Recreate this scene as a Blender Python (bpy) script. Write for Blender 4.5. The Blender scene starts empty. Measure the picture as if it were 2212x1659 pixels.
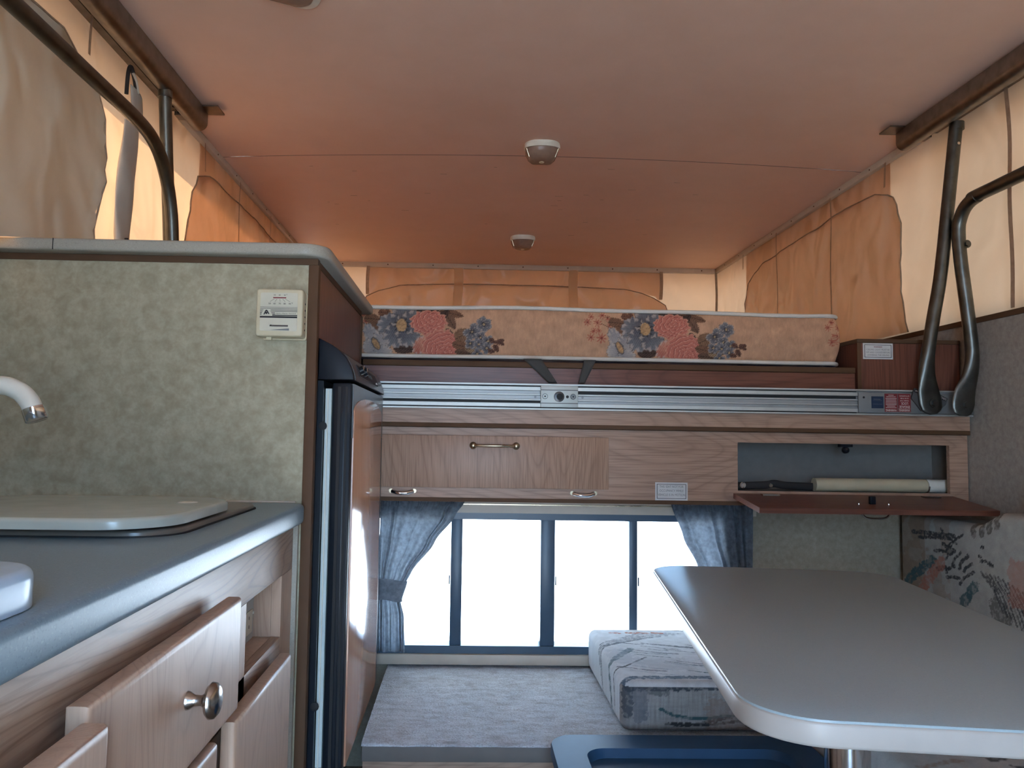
import bpy, bmesh, math, random
import numpy as np
from mathutils import Vector, Matrix
random.seed(7); np.random.seed(7)
scn = bpy.context.scene
COL = scn.collection
CAMH = 1.03

# ------------------------------------------------------------------ camera, sky, sun, exposure
cam_d = bpy.data.cameras.new('camera'); cam = bpy.data.objects.new('camera', cam_d); COL.objects.link(cam)
cam_d.sensor_fit = 'HORIZONTAL'; cam_d.sensor_width = 36.0
cam_d.lens = 1662.0/2212.0*36.0
cam_d.shift_x = (1106-1045)/2212.0
cam_d.clip_start = 0.02; cam_d.clip_end = 300
R3 = Matrix(((0.9995926473, -0.0169960400, -0.0229275833),
             (-0.0240074491, -0.0663205782, -0.9975095104),
             (0.0154331409, 0.9976536050, -0.0667015939)))
cam.matrix_world = Matrix.Translation((0, 0, CAMH)) @ R3.to_4x4()
scn.camera = cam

world = bpy.data.worlds.new('sky'); scn.world = world; world.use_nodes = True
wn = world.node_tree; bg = wn.nodes['Background']
bg.inputs['Color'].default_value = (0.40, 0.66, 1.0, 1); bg.inputs['Strength'].default_value = 14.0

sun_d = bpy.data.lights.new('sun', 'SUN'); sun = bpy.data.objects.new('sun', sun_d); COL.objects.link(sun)
sun_d.energy = 48.0; sun_d.angle = math.radians(0.53); sun_d.color = (1.0, 0.93, 0.82)
sd = Vector((0.95, -0.42, -0.95)).normalized()          # direction the light travels
sun.rotation_euler = sd.to_track_quat('-Z', 'Y').to_euler()
sun.location = (-3, 4, 8)

vs = scn.view_settings
vs.view_transform = 'Standard'; vs.look = 'None'; vs.gamma = 1.0; vs.use_curve_mapping = False
vs.exposure = 0.42

# ------------------------------------------------------------------ helpers: materials
MATS = {}
def new_mat(name):
    m = bpy.data.materials.new(name); m.use_nodes = True
    nt = m.node_tree; b = nt.nodes['Principled BSDF']
    MATS[name] = m
    return m, nt, b
def rgba(c): return (c[0], c[1], c[2], 1)
def lnk(nt, a, b): nt.links.new(a, b)
def texco(nt, scale=(1, 1, 1), loc=(0, 0, 0)):
    tc = nt.nodes.new('ShaderNodeTexCoord'); mp = nt.nodes.new('ShaderNodeMapping')
    mp.inputs['Scale'].default_value = scale; mp.inputs['Location'].default_value = loc
    lnk(nt, tc.outputs['Object'], mp.inputs['Vector']); return mp.outputs['Vector']
def noise(nt, vec, scale, detail=3, rough=0.5, dist=0.0):
    n = nt.nodes.new('ShaderNodeTexNoise')
    n.inputs['Scale'].default_value = scale; n.inputs['Detail'].default_value = detail
    n.inputs['Roughness'].default_value = rough; n.inputs['Distortion'].default_value = dist
    lnk(nt, vec, n.inputs['Vector']); return n.outputs['Fac']
def ramp(nt, fac, stops):
    r = nt.nodes.new('ShaderNodeValToRGB'); el = r.color_ramp.elements
    while len(el) < len(stops): el.new(0.5)
    for e, (p, c) in zip(el, stops): e.position = p; e.color = rgba(c)
    lnk(nt, fac, r.inputs['Fac']); return r.outputs['Color']
def mixc(nt, fac, a, b, mode='MIX'):
    m = nt.nodes.new('ShaderNodeMix'); m.data_type = 'RGBA'; m.blend_type = mode
    for sock, v in ((m.inputs['Factor'], fac), (m.inputs['A'], a), (m.inputs['B'], b)):
        pass
    fs = m.inputs[0]; A = m.inputs[6]; B = m.inputs[7]
    for s, v in ((fs, fac), (A, a), (B, b)):
        if hasattr(v, 'links') or hasattr(v, 'is_linked'): lnk(nt, v, s)
        else: s.default_value = v if isinstance(v, (int, float)) else rgba(v)
    return m.outputs[2]
def mathn(nt, op, a, b=None):
    m = nt.nodes.new('ShaderNodeMath'); m.operation = op
    for i, v in enumerate((a, b)):
        if v is None: continue
        if hasattr(v, 'is_linked'): lnk(nt, v, m.inputs[i])
        else: m.inputs[i].default_value = v
    return m.outputs[0]
def bump(nt, b, h, strength=0.3, dist=0.002):
    n = nt.nodes.new('ShaderNodeBump'); n.inputs['Strength'].default_value = strength
    n.inputs['Distance'].default_value = dist; lnk(nt, h, n.inputs['Height']); lnk(nt, n.outputs['Normal'], b.inputs['Normal'])
def plain(name, col, rough=0.5, metal=0.0, spec=0.5, var=0.06, vscale=20):
    m, nt, b = new_mat(name)
    n = noise(nt, texco(nt), vscale, 4)
    dark = [c*(1-var) for c in col]; lite = [min(1, c*(1+var)) for c in col]
    lnk(nt, ramp(nt, n, [(0.3, dark), (0.7, lite)]), b.inputs['Base Color'])
    b.inputs['Roughness'].default_value = rough; b.inputs['Metallic'].default_value = metal
    b.inputs['Specular IOR Level'].default_value = spec
    return m
def wood(name, lite, mid, dark, axis, rough=0.42, bands=34, across=3.2, along=0.55, loc=(0, 0, 0), contrast=0.55, pore=0.55):
    """oak-look laminate: contour rings of a stretched noise plus long pores along the axis"""
    m, nt, b = new_mat(name)
    sc = [across]*3; sc['xyz'.index(axis)] = along
    v = texco(nt, tuple(sc), loc)
    n = noise(nt, v, 1.35, 1.2, 0.4, 0.25)
    ph = mathn(nt, 'MULTIPLY', n, bands)
    fr = mathn(nt, 'FRACT', ph)
    ring = ramp(nt, fr, [(0.0, dark), (0.16, mid), (0.55, lite), (0.9, mid), (1.0, dark)])
    sc2 = [260]*3; sc2['xyz'.index(axis)] = 7
    p = noise(nt, texco(nt, tuple(sc2)), 1.0, 2, 0.6)
    pores = ramp(nt, p, [(0.36, (0, 0, 0)), (0.52, (1, 1, 1))])
    sc3 = [14]*3; sc3['xyz'.index(axis)] = 0.8
    br = noise(nt, texco(nt, tuple(sc3)), 1.0, 2)
    base = mixc(nt, contrast, mid, ring)
    base = mixc(nt, ramp(nt, br, [(0.35, (0.0,)*3), (0.7, (0.5,)*3)]), base, lite)
    c = mixc(nt, pores, mixc(nt, pore, base, dark), base)
    lnk(nt, c, b.inputs['Base Color'])
    b.inputs['Roughness'].default_value = rough; b.inputs['Specular IOR Level'].default_value = 0.4
    bump(nt, b, p, 0.08, 0.001)
    return m
def mottled(name, c1, c2, c3, rough=0.6, s=26):
    m, nt, b = new_mat(name)
    v = texco(nt)
    a = noise(nt, v, s, 4, 0.6, 0.25); d = noise(nt, v, s*3.3, 3, 0.6)
    col = ramp(nt, a, [(0.32, c1), (0.5, c2), (0.68, c3)])
    col = mixc(nt, ramp(nt, d, [(0.45, (0, 0, 0)), (0.75, (0.5, 0.5, 0.5))]), col, c1)
    lnk(nt, col, b.inputs['Base Color']); b.inputs['Roughness'].default_value = rough
    b.inputs['Specular IOR Level'].default_value = 0.3
    return m
def speckle(name, base, s1, s2, rough=0.35):
    m, nt, b = new_mat(name)
    v = texco(nt)
    a = noise(nt, v, 420, 2, 0.6); d = noise(nt, v, 310, 2, 0.6)
    col = mixc(nt, ramp(nt, a, [(0.58, (0, 0, 0)), (0.66, (0.8, 0.8, 0.8))]), base, s1)
    col = mixc(nt, ramp(nt, d, [(0.60, (0, 0, 0)), (0.68, (0.8, 0.8, 0.8))]), col, s2)
    lnk(nt, col, b.inputs['Base Color']); b.inputs['Roughness'].default_value = rough
    b.inputs['Specular IOR Level'].default_value = 0.4
    return m
def cloth(name, col, trans_col, trans=0.5, gloss=0.0, rough=0.5, var=0.12, vscale=8, wrinkle=0.0):
    """thin woven or coated sheet that lets daylight through"""
    m = bpy.data.materials.new(name); m.use_nodes = True; nt = m.node_tree; MATS[name] = m
    out = nt.nodes['Material Output']; b = nt.nodes['Principled BSDF']
    n = noise(nt, texco(nt), vscale, 4, 0.6)
    c = ramp(nt, n, [(0.3, [x*(1-var) for x in col]), (0.7, [min(1, x*(1+var)) for x in col])])
    lnk(nt, c, b.inputs['Base Color']); b.inputs['Roughness'].default_value = rough
    b.inputs['Specular IOR Level'].default_value = gloss
    t = nt.nodes.new('ShaderNodeBsdfTranslucent')
    tcn = ramp(nt, n, [(0.3, [x*(1-var) for x in trans_col]), (0.7, [min(1, x*(1+var)) for x in trans_col])])
    lnk(nt, tcn, t.inputs['Color'])
    mx = nt.nodes.new('ShaderNodeMixShader'); mx.inputs[0].default_value = trans
    lnk(nt, b.outputs[0], mx.inputs[1]); lnk(nt, t.outputs[0], mx.inputs[2]); lnk(nt, mx.outputs[0], out.inputs['Surface'])
    if wrinkle:
        w1 = noise(nt, texco(nt, (1, 1, 0.8)), 6.5, 1.0, 0.4, 0.7); w2 = noise(nt, texco(nt, (1, 1, 1)), 2.6, 1.0, 0.4, 0.9)
        h = mathn(nt, 'ADD', w1, w2); bn = nt.nodes.new('ShaderNodeBump'); bn.inputs['Strength'].default_value = 1.0; bn.inputs['Distance'].default_value = wrinkle
        lnk(nt, h, bn.inputs['Height']); lnk(nt, bn.outputs['Normal'], b.inputs['Normal']); lnk(nt, bn.outputs['Normal'], t.inputs['Normal'])
    return m
def printed(name, rough=0.85, weave=900, bumps=0.25):
    """fabric whose woven pattern colours are stored on the mesh"""
    m, nt, b = new_mat(name)
    a = nt.nodes.new('ShaderNodeAttribute'); a.attribute_name = 'print'
    n = noise(nt, texco(nt), weave, 2, 0.6)
    c = mixc(nt, ramp(nt, n, [(0.3, (0.25, 0.25, 0.25)), (0.6, (0, 0, 0))]), a.outputs['Color'], (0.12, 0.10, 0.09))
    lnk(nt, c, b.inputs['Base Color']); b.inputs['Roughness'].default_value = rough
    b.inputs['Specular IOR Level'].default_value = 0.15
    bump(nt, b, n, bumps, 0.002)
    return m

# ------------------------------------------------------------------ helpers: objects
def thing(name, label, cat, loc=(0, 0, 0), group=None, kind=None):
    o = bpy.data.objects.new(name, None); COL.objects.link(o); o.location = loc
    o.empty_display_size = 0.05
    if label: o['label'] = label
    if cat: o['category'] = cat
    if group: o['group'] = group
    if kind: o['kind'] = kind
    return o
def tag(o, label, cat=None, group=None, kind=None):
    o['label'] = label
    if cat: o['category'] = cat
    if group: o['group'] = group
    if kind: o['kind'] = kind
    return o
def wloc(p):
    return p.location if p.parent is None else Vector((0, 0, 0))
def put(name, me, mat, parent=None, smooth=None, label=None):
    """link a mesh whose vertices are in world coordinates"""
    o = bpy.data.objects.new(name, me); COL.objects.link(o)
    if mat is not None: me.materials.append(mat)
    if parent is not None:
        o.parent = parent; o.matrix_parent_inverse = Matrix.Translation(-wloc(parent))
    if smooth is not None:
        me.polygons.foreach_set('use_smooth', [True]*len(me.polygons))
        if smooth < 180: me.set_sharp_from_angle(angle=math.radians(smooth))
    if label: o['label'] = label
    return o
def from_bm(bm, name='mesh'):
    bmesh.ops.recalc_face_normals(bm, faces=bm.faces)
    me = bpy.data.meshes.new(name); bm.to_mesh(me); bm.free(); return me
def add_box(bm, x0, x1, y0, y1, z0, z1, bev=0.0, seg=2):
    r = bmesh.ops.create_cube(bm, size=1.0)
    M = Matrix.Translation(((x0+x1)/2, (y0+y1)/2, (z0+z1)/2)) @ Matrix.Diagonal((abs(x1-x0), abs(y1-y0), abs(z1-z0), 1))
    bmesh.ops.transform(bm, matrix=M, verts=r['verts'])
    if bev > 0:
        es = list({e for v in r['verts'] for e in v.link_edges})
        bmesh.ops.bevel(bm, geom=es, offset=bev, segments=seg, profile=0.5, affect='EDGES')
def box(name, x0, x1, y0, y1, z0, z1, mat, parent=None, bev=0.0, seg=2, label=None):
    bm = bmesh.new(); add_box(bm, x0, x1, y0, y1, z0, z1, bev, seg)
    return put(name, from_bm(bm, name), mat, parent, smooth=35 if bev else None, label=label)
def boxes(name, lst, mat, parent=None, bev=0.0):
    bm = bmesh.new()
    for b in lst: add_box(bm, *b, bev=bev)
    return put(name, from_bm(bm, name), mat, parent, smooth=35 if bev else None)
def prism(poly, axis, a, b, bev=0.0, seg=3, which='both'):
    """poly: 2D points in the two other axes (xy for z, xz for y, yz for x)"""
    def P(p, t):
        return {'z': (p[0], p[1], t), 'y': (p[0], t, p[1]), 'x': (t, p[0], p[1])}[axis]
    bm = bmesh.new()
    lo = [bm.verts.new(P(p, a)) for p in poly]; hi = [bm.verts.new(P(p, b)) for p in poly]
    f0 = bm.faces.new(lo); f1 = bm.faces.new(hi); n = len(poly)
    for i in range(n): bm.faces.new((lo[i], lo[(i+1) % n], hi[(i+1) % n], hi[i]))
    bmesh.ops.recalc_face_normals(bm, faces=bm.faces)
    if bev > 0:
        es = set()
        if which in ('both', 'hi'): es |= set(f1.edges)
        if which in ('both', 'lo'): es |= set(f0.edges)
        bmesh.ops.bevel(bm, geom=list(es), offset=bev, segments=seg, profile=0.5, affect='EDGES')
    return bm
def rrect(x0, x1, y0, y1, r, n=8):
    if not isinstance(r, (list, tuple)): r = [r]*4
    pts = []
    for (cx, cy, a0, rr) in ((x1, y1, 0, r[0]), (x0, y1, 90, r[1]), (x0, y0, 180, r[2]), (x1, y0, 270, r[3])):
        sx = -1 if cx == x1 else 1; sy = -1 if cy == y1 else 1
        for i in range(n+1):
            t = math.radians(a0+90*i/n); pts.append((cx+sx*rr+rr*math.cos(t), cy+sy*rr+rr*math.sin(t)))
    return pts
def catmull(pts, n=8):
    P = [Vector(p) for p in pts]; out = []
    for i in range(len(P)-1):
        p0 = P[max(i-1, 0)]; p1 = P[i]; p2 = P[i+1]; p3 = P[min(i+2, len(P)-1)]
        for k in range(n):
            t = k/n; t2 = t*t; t3 = t2*t
            out.append(0.5*((2*p1)+(-p0+p2)*t+(2*p0-5*p1+4*p2-p3)*t2+(-p0+3*p1-3*p2+p3)*t3))
    out.append(P[-1]); return out
def loft(path, rx, ry=None, u0=None, segs=14, bm=None):
    bm = bm or bmesh.new(); n = len(path); path = [Vector(p) for p in path]
    if not isinstance(rx, (list, tuple)): rx = [rx]*n
    ry = ry or rx
    if not isinstance(ry, (list, tuple)): ry = [ry]*n
    u = None; rings = []
    for i in range(n):
        t = (path[min(i+1, n-1)]-path[max(i-1, 0)]).normalized()
        if u is None:
            u = Vector(u0) if u0 else (Vector((0, 0, 1)) if abs(t.z) < 0.9 else Vector((1, 0, 0)))
        u = (u-t*u.dot(t)).normalized(); v = t.cross(u)
        rings.append([bm.verts.new(path[i]+u*(rx[i]*math.cos(2*math.pi*k/segs))+v*(ry[i]*math.sin(2*math.pi*k/segs))) for k in range(segs)])
    for a, b in zip(rings, rings[1:]):
        for k in range(segs): bm.faces.new((a[k], a[(k+1) % segs], b[(k+1) % segs], b[k]))
    bm.faces.new(rings[0][::-1]); bm.faces.new(rings[-1])
    return bm
def tube(name, path, r, mat, parent=None, segs=12, ry=None, u0=None, label=None):
    return put(name, from_bm(loft(path, r, ry, u0, segs), name), mat, parent, smooth=50, label=label)
def cyl(name, c, axis, r, h, mat, parent=None, segs=20, bev=0.0):
    """disc/cylinder with centre c, along axis"""
    d = {'x': Vector((1, 0, 0)), 'y': Vector((0, 1, 0)), 'z': Vector((0, 0, 1))}[axis]; c = Vector(c)
    if bev: path = [c-d*h/2, c-d*h/2+d*1e-5, c+d*(h/2-bev), c+d*h/2]; rr = [r, r, r, r-bev]
    else: path = [c-d*h/2, c+d*h/2]; rr = [r, r]
    return tube(name, path, rr, mat, parent, segs)
def lathe(name, c, axis, prof, mat, parent=None, segs=24):
    d = {'x': Vector((1, 0, 0)), 'y': Vector((0, 1, 0)), 'z': Vector((0, 0, 1))}[axis]; c = Vector(c)
    bm = loft([c+d*t for t, r in prof], [max(r, 1e-4) for t, r in prof], segs=segs)
    return put(name, from_bm(bm, name), mat, parent, smooth=50)
def sheet(name, fn, ns, nt_, mat, parent=None, label=None, thick=0.0):
    """grid surface fn(s,t)->xyz, s,t in 0..1"""
    V = []; F = []
    for j in range(nt_+1):
        for i in range(ns+1): V.append(fn(i/ns, j/nt_))
    for j in range(nt_):
        for i in range(ns):
            a = j*(ns+1)+i; F.append((a, a+1, a+ns+2, a+ns+1))
    me = bpy.data.meshes.new(name); me.from_pydata(V, [], F); me.update()
    o = put(name, me, mat, parent, smooth=180, label=label)
    if thick:
        md = o.modifiers.new('solid', 'SOLIDIFY'); md.thickness = thick; md.offset = 0
    return o
def interp(x, pts):
    if x <= pts[0][0]: return pts[0][1]
    for (a, b), (c, d) in zip(pts, pts[1:]):
        if x <= c: return b+(d-b)*(x-a)/(c-a) if c > a else d
    return pts[-1][1]
def smoothi(x, pts):
    if x <= pts[0][0]: return pts[0][1]
    for i in range(len(pts)-1):
        a, b = pts[i]; c, d = pts[i+1]
        if x <= c:
            t = (x-a)/(c-a); t = t*t*(3-2*t)*0.5+t*0.5; return b+(d-b)*t
    return pts[-1][1]
def text(name, body, width, height, o, ux, uz, mat, parent, bold=0.0):
    """flat lettering fitted to width x height, centre o, reading direction ux, up uz"""
    cu = bpy.data.curves.new(name, 'FONT'); cu.body = body; cu.align_x = 'CENTER'; cu.align_y = 'CENTER'
    cu.resolution_u = 2; cu.offset = bold
    ob = bpy.data.objects.new(name, cu); COL.objects.link(ob)
    dg = bpy.context.evaluated_depsgraph_get(); dg.update()
    me = bpy.data.meshes.new_from_object(ob.evaluated_get(dg))
    bpy.data.objects.remove(ob); bpy.data.curves.remove(cu)
    n = len(me.vertices); co = np.zeros(n*3); me.vertices.foreach_get('co', co); co = co.reshape(-1, 3)
    mn = co.min(0); mx = co.max(0); c = (mn+mx)/2
    sx = width/max(mx[0]-mn[0], 1e-6); sy = height/max(mx[1]-mn[1], 1e-6)
    o = np.array(o); ux = np.array(ux, float); uz = np.array(uz, float)
    w = o+np.outer((co[:, 0]-c[0])*sx, ux)+np.outer((co[:, 1]-c[1])*sy, uz)
    me.vertices.foreach_set('co', w.ravel()); me.update(); me.materials.clear()
    return put(name, me, mat, parent)
GRIDS = {}
def rnd_grid(seed, n=64):
    if seed not in GRIDS:
        g = np.random.RandomState(seed).rand(n, n); GRIDS[seed] = (g, g.tolist())
    return GRIDS[seed][0]
def snoise(x, y, seed):
    rnd_grid(seed); g = GRIDS[seed][1]
    xi = math.floor(x); yi = math.floor(y); fx = x-xi; fy = y-yi
    fx = fx*fx*(3-2*fx); fy = fy*fy*(3-2*fy); a = g[xi % 64]; b = g[(xi+1) % 64]; j = yi % 64; k = (yi+1) % 64
    return (a[j]*(1-fx)+b[j]*fx)*(1-fy)+(a[k]*(1-fx)+b[k]*fx)*fy
def vnoise(x, y, seed=0):
    g = rnd_grid(seed); x = np.asarray(x, float); y = np.asarray(y, float)
    xi = np.floor(x).astype(int); yi = np.floor(y).astype(int); fx = x-xi; fy = y-yi
    fx = fx*fx*(3-2*fx); fy = fy*fy*(3-2*fy)
    a = g[xi % 64, yi % 64]; b = g[(xi+1) % 64, yi % 64]; c = g[xi % 64, (yi+1) % 64]; d = g[(xi+1) % 64, (yi+1) % 64]
    return (a*(1-fx)+b*fx)*(1-fy)+(c*(1-fx)+d*fx)*fy
def fbm(x, y, seed=0): return 0.6*vnoise(x, y, seed)+0.3*vnoise(x*2.1, y*2.1, seed+1)+0.1*vnoise(x*4.3, y*4.3, seed+2)
def set_print(me, cols):
    at = me.color_attributes.new('print', 'FLOAT_COLOR', 'POINT')
    c = np.ones((len(me.vertices), 4), np.float32); c[:, :3] = cols; at.data.foreach_set('color', c.ravel())
def verts_np(me):
    co = np.zeros(len(me.vertices)*3); me.vertices.foreach_get('co', co); return co.reshape(-1, 3)
def grid_box(x0, x1, y0, y1, z0, z1, step, r, faces='xXyYzZ', steps=None):
    """closed box of small quads with edges rounded to radius r"""
    nx, ny, nz = steps or [max(2, int(round(d/step))) for d in (x1-x0, y1-y0, z1-z0)]
    i_, j_, k_ = np.meshgrid(np.arange(nx+1), np.arange(ny+1), np.arange(nz+1), indexing='ij')
    surf = (i_ == 0) | (i_ == nx) | (j_ == 0) | (j_ == ny) | (k_ == 0) | (k_ == nz)
    ID = np.full(surf.shape, -1, int); ID[surf] = np.arange(surf.sum())
    co = np.stack([x0+(x1-x0)*i_[surf]/nx, y0+(y1-y0)*j_[surf]/ny, z0+(z1-z0)*k_[surf]/nz], 1)
    Q = []
    for S, flip in ((ID[:, :, 0], 1), (ID[:, :, nz], 0), (ID[:, 0, :], 0), (ID[:, ny, :], 1), (ID[0, :, :], 1), (ID[nx, :, :], 0)):
        q = np.stack([S[:-1, :-1], S[1:, :-1], S[1:, 1:], S[:-1, 1:]], -1).reshape(-1, 4); Q.append(q[:, ::-1] if flip else q)
    F = np.concatenate(Q)
    lo = np.array([x0+r, y0+r, z0+r]); hi = np.array([x1-r, y1-r, z1-r])
    core = np.clip(co, lo, hi); d = co-core; L = np.linalg.norm(d, axis=1, keepdims=True)
    m = L[:, 0] > 1e-9; co[m] = core[m]+d[m]/L[m]*r
    # keep flat faces flat: r beyond the core in a single axis is already r
    me = bpy.data.meshes.new('m'); me.from_pydata(co.tolist(), [], F.tolist()); me.update()
    return me, co

# ------------------------------------------------------------------ materials
oakL = (0.46, 0.30, 0.21); oakM = (0.38, 0.235, 0.16); oakD = (0.215, 0.125, 0.085)
W_X = wood('oak laminate lengthwise', oakL, oakM, oakD, 'x')
W_Z = wood('oak laminate upright', oakL, oakM, oakD, 'z', across=4.5, contrast=0.45, loc=(0.4, 0, 0.1))
W_Y = wood('oak laminate along the galley', oakL, oakM, oakD, 'y', across=3.6, along=0.7, loc=(0, 0.2, 0.3))
W_RED = wood('reddish oak veneer', (0.20, 0.080, 0.050), (0.15, 0.055, 0.036), (0.08, 0.028, 0.02), 'x', rough=0.35)
W_REDZ = wood('reddish oak veneer upright', (0.20, 0.080, 0.050), (0.15, 0.055, 0.036), (0.08, 0.028, 0.02), 'z', rough=0.35, across=5)
W_FRIDGE = wood('glossy oak door insert', (0.58, 0.30, 0.18), (0.50, 0.24, 0.14), (0.36, 0.17, 0.10), 'z', across=5, contrast=0.3, rough=0.13, pore=0.2)
W_DOORZ = wood('pale oak drawer front', (0.58, 0.41, 0.30), (0.50, 0.34, 0.245), (0.32, 0.20, 0.14), 'z', across=5, contrast=0.4, rough=0.4, pore=0.18)
W_RAILY = wood('pale oak rail', (0.50, 0.35, 0.25), (0.42, 0.27, 0.18), (0.20, 0.11, 0.07), 'y', across=7, along=0.8, contrast=0.8, bands=26, pore=0.3)
EDGETRIM = plain('taupe platform edging', (0.16, 0.14, 0.125), 0.7)
VINYL = plain('brown vinyl edging', (0.105, 0.058, 0.033), 0.6, spec=0.15)
WALLP = mottled('mottled beige wall covering', (0.31, 0.275, 0.185), (0.38, 0.345, 0.24), (0.44, 0.405, 0.29), s=44)
WALLG = mottled('grey fabric wall covering', (0.30, 0.275, 0.235), (0.36, 0.33, 0.285), (0.41, 0.38, 0.33), s=60)
WALLF = mottled('taupe fabric wall covering', (0.25, 0.215, 0.155), (0.30, 0.255, 0.19), (0.34, 0.295, 0.225), s=60)
LINER = plain('grey blue cupboard lining', (0.19, 0.185, 0.17), 0.75, vscale=40)
CEIL = mottled('tan ceiling vinyl', (0.78, 0.53, 0.41), (0.81, 0.56, 0.44), (0.83, 0.58, 0.46), s=3, rough=0.55)
CREAMTRIM = plain('cream plastic trim', (0.56, 0.47, 0.37), 0.45)
CANVAS = cloth('cream tent canvas', (0.62, 0.46, 0.33), (0.92, 0.49, 0.24), 0.048, gloss=0.35, rough=0.38, var=0.05, vscale=5, wrinkle=0.03)
FLAPC = cloth('cream coated window flap', (0.60, 0.41, 0.28), (0.92, 0.66, 0.48), 0.36, gloss=0.5, rough=0.27, var=0.05, vscale=5, wrinkle=0.06)
FLAPG = cloth('grey lined window flap', (0.50, 0.49, 0.42), (0.50, 0.50, 0.44), 0.16, gloss=0.35, rough=0.35, var=0.06, vscale=4, wrinkle=0.03)
SEAM = cloth('canvas seam tape', (0.40, 0.31, 0.23), (0.35, 0.22, 0.13), 0.25, gloss=0.2, var=0.15, vscale=60)
TAPE = cloth('thin cream canvas tape', (0.60, 0.42, 0.30), (0.97, 0.93, 0.88), 0.80, gloss=0.2, var=0.04)
STRAPW = cloth('white vinyl strap', (0.62, 0.60, 0.54), (0.4, 0.35, 0.28), 0.2, gloss=0.4, rough=0.35, var=0.05)
GALV = None
def metal(name, col, rough, var=0.2, vs=30, metallic=1.0):
    m, nt, b = new_mat(name)
    n = noise(nt, texco(nt), vs, 4)
    lnk(nt, ramp(nt, n, [(0.3, [c*(1-var) for c in col]), (0.7, [min(1, c*(1+var)) for c in col])]), b.inputs['Base Color'])
    b.inputs['Metallic'].default_value = metallic
    r = mathn(nt, 'MULTIPLY_ADD', n, 0.15); nt.nodes[-1].inputs[2].default_value = rough-0.07
    lnk(nt, r, b.inputs['Roughness'])
    return m
GALV = metal('galvanised steel tube', (0.125, 0.13, 0.12), 0.36)
RAILM = metal('dull brown aluminium rail', (0.24, 0.22, 0.20), 0.38)
ALU = metal('brushed aluminium lit tone', (0.55, 0.57, 0.54), 0.52, var=0.06, metallic=0.75)
ALU_SHADE = metal('aluminium channel shade tone', (0.36, 0.375, 0.37), 0.5, var=0.06, metallic=0.6)  # darker copy of the track aluminium, groove shade put into the colour
ALUL = metal('machined aluminium block', (0.52, 0.57, 0.55), 0.55, var=0.04, metallic=0.4)
CHROME = metal('bright chrome', (0.72, 0.73, 0.74), 0.12, var=0.03)
NICKEL = metal('satin nickel', (0.42, 0.40, 0.38), 0.22, var=0.05)
BRASSY = metal('aged brass pull', (0.40, 0.34, 0.24), 0.28, var=0.2)
PLATE = plain('grey painted steel plate', (0.19, 0.205, 0.205), 0.45, 0.3)
DKPLATE = plain('dark grey steel lever', (0.10, 0.105, 0.105), 0.5, 0.3)
BLACKP = plain('black moulded plastic', (0.009, 0.011, 0.016), 0.42, spec=0.18)
BLACKG = plain('glossy black door frame', (0.010, 0.014, 0.020), 0.30, spec=0.22)
BLACKR = plain('black rubber', (0.012, 0.012, 0.013), 0.7)
GREYP = plain('dark grey control fascia', (0.050, 0.046, 0.045), 0.28)
DARKGREY = plain('charcoal plastic trim', (0.12, 0.13, 0.14), 0.3)
GASKET = plain('pale green grey gasket', (0.55, 0.62, 0.60), 0.5)
WHITEP = plain('white plastic', (0.72, 0.71, 0.62), 0.3)
CREAMP = plain('cream plastic', (0.56, 0.50, 0.34), 0.4)
FACEP = plain('ivory printed plate', (0.56, 0.54, 0.43), 0.4)
INK = plain('black print', (0.012, 0.012, 0.014), 0.6)
INKG = plain('grey print', (0.16, 0.17, 0.17), 0.6)
REDINK = plain('dark red print', (0.19, 0.02, 0.025), 0.5)
BLUEINK = plain('navy print', (0.012, 0.03, 0.07), 0.4)
STICKW = plain('white sticker', (0.62, 0.62, 0.60), 0.5)
LABELW = plain('off white print', (0.66, 0.60, 0.56), 0.6)
COUNTER = speckle('speckled grey laminate', (0.185, 0.27, 0.325), (0.145, 0.21, 0.25), (0.25, 0.34, 0.39))
EDGEL = speckle('speckled grey edge', (0.36, 0.345, 0.29), (0.28, 0.27, 0.225), (0.44, 0.42, 0.36))
TABLETOP = speckle('grey table laminate', (0.31, 0.395, 0.43), (0.275, 0.35, 0.385), (0.34, 0.425, 0.46), rough=0.32)
TABEDGE = plain('pale grey edge banding', (0.40, 0.375, 0.345), 0.4)
SINKRIM = plain('brown grey sink rim', (0.16, 0.135, 0.11), 0.28)
LIDW = plain('ivory stove cover', (0.43, 0.47, 0.42), 0.22)
LIDB = plain('white sink cover', (0.44, 0.60, 0.76), 0.25)
STRAPK = plain('grey nylon webbing', (0.055, 0.055, 0.052), 0.8, vscale=200)
WINFR = plain('dark window frame with flare blue', (0.045, 0.085, 0.13), 0.35)  # blue in this colour stands in for lens flare round the window
CURT = cloth('grey blue curtain cloth', (0.13, 0.15, 0.175), (0.17, 0.20, 0.235), 0.30, var=0.3, vscale=70, gloss=0.05)
TIEB = cloth('grey blue tieback cloth', (0.24, 0.27, 0.31), (0.15, 0.17, 0.19), 0.2, var=0.25, vscale=70, gloss=0.05)
TOTE = plain('black blue plastic lid', (0.027, 0.075, 0.15), 0.50, spec=0.22)
PIPING = plain('white piping', (0.66, 0.62, 0.55), 0.7)
OUTLETP = plain('grey outlet plate', (0.46, 0.50, 0.50), 0.4)
FLOORM = wood('brown vinyl floor', (0.22, 0.15, 0.10), (0.17, 0.11, 0.07), (0.09, 0.055, 0.035), 'y', rough=0.5)
ROOFM = plain('white aluminium roof skin', (0.7, 0.7, 0.7), 0.4)
M_PRINT = printed('floral mattress ticking', 0.8, 700, 0.2)
M_SEAT = printed('southwest seat fabric', 0.9, 800, 0.35)
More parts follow.
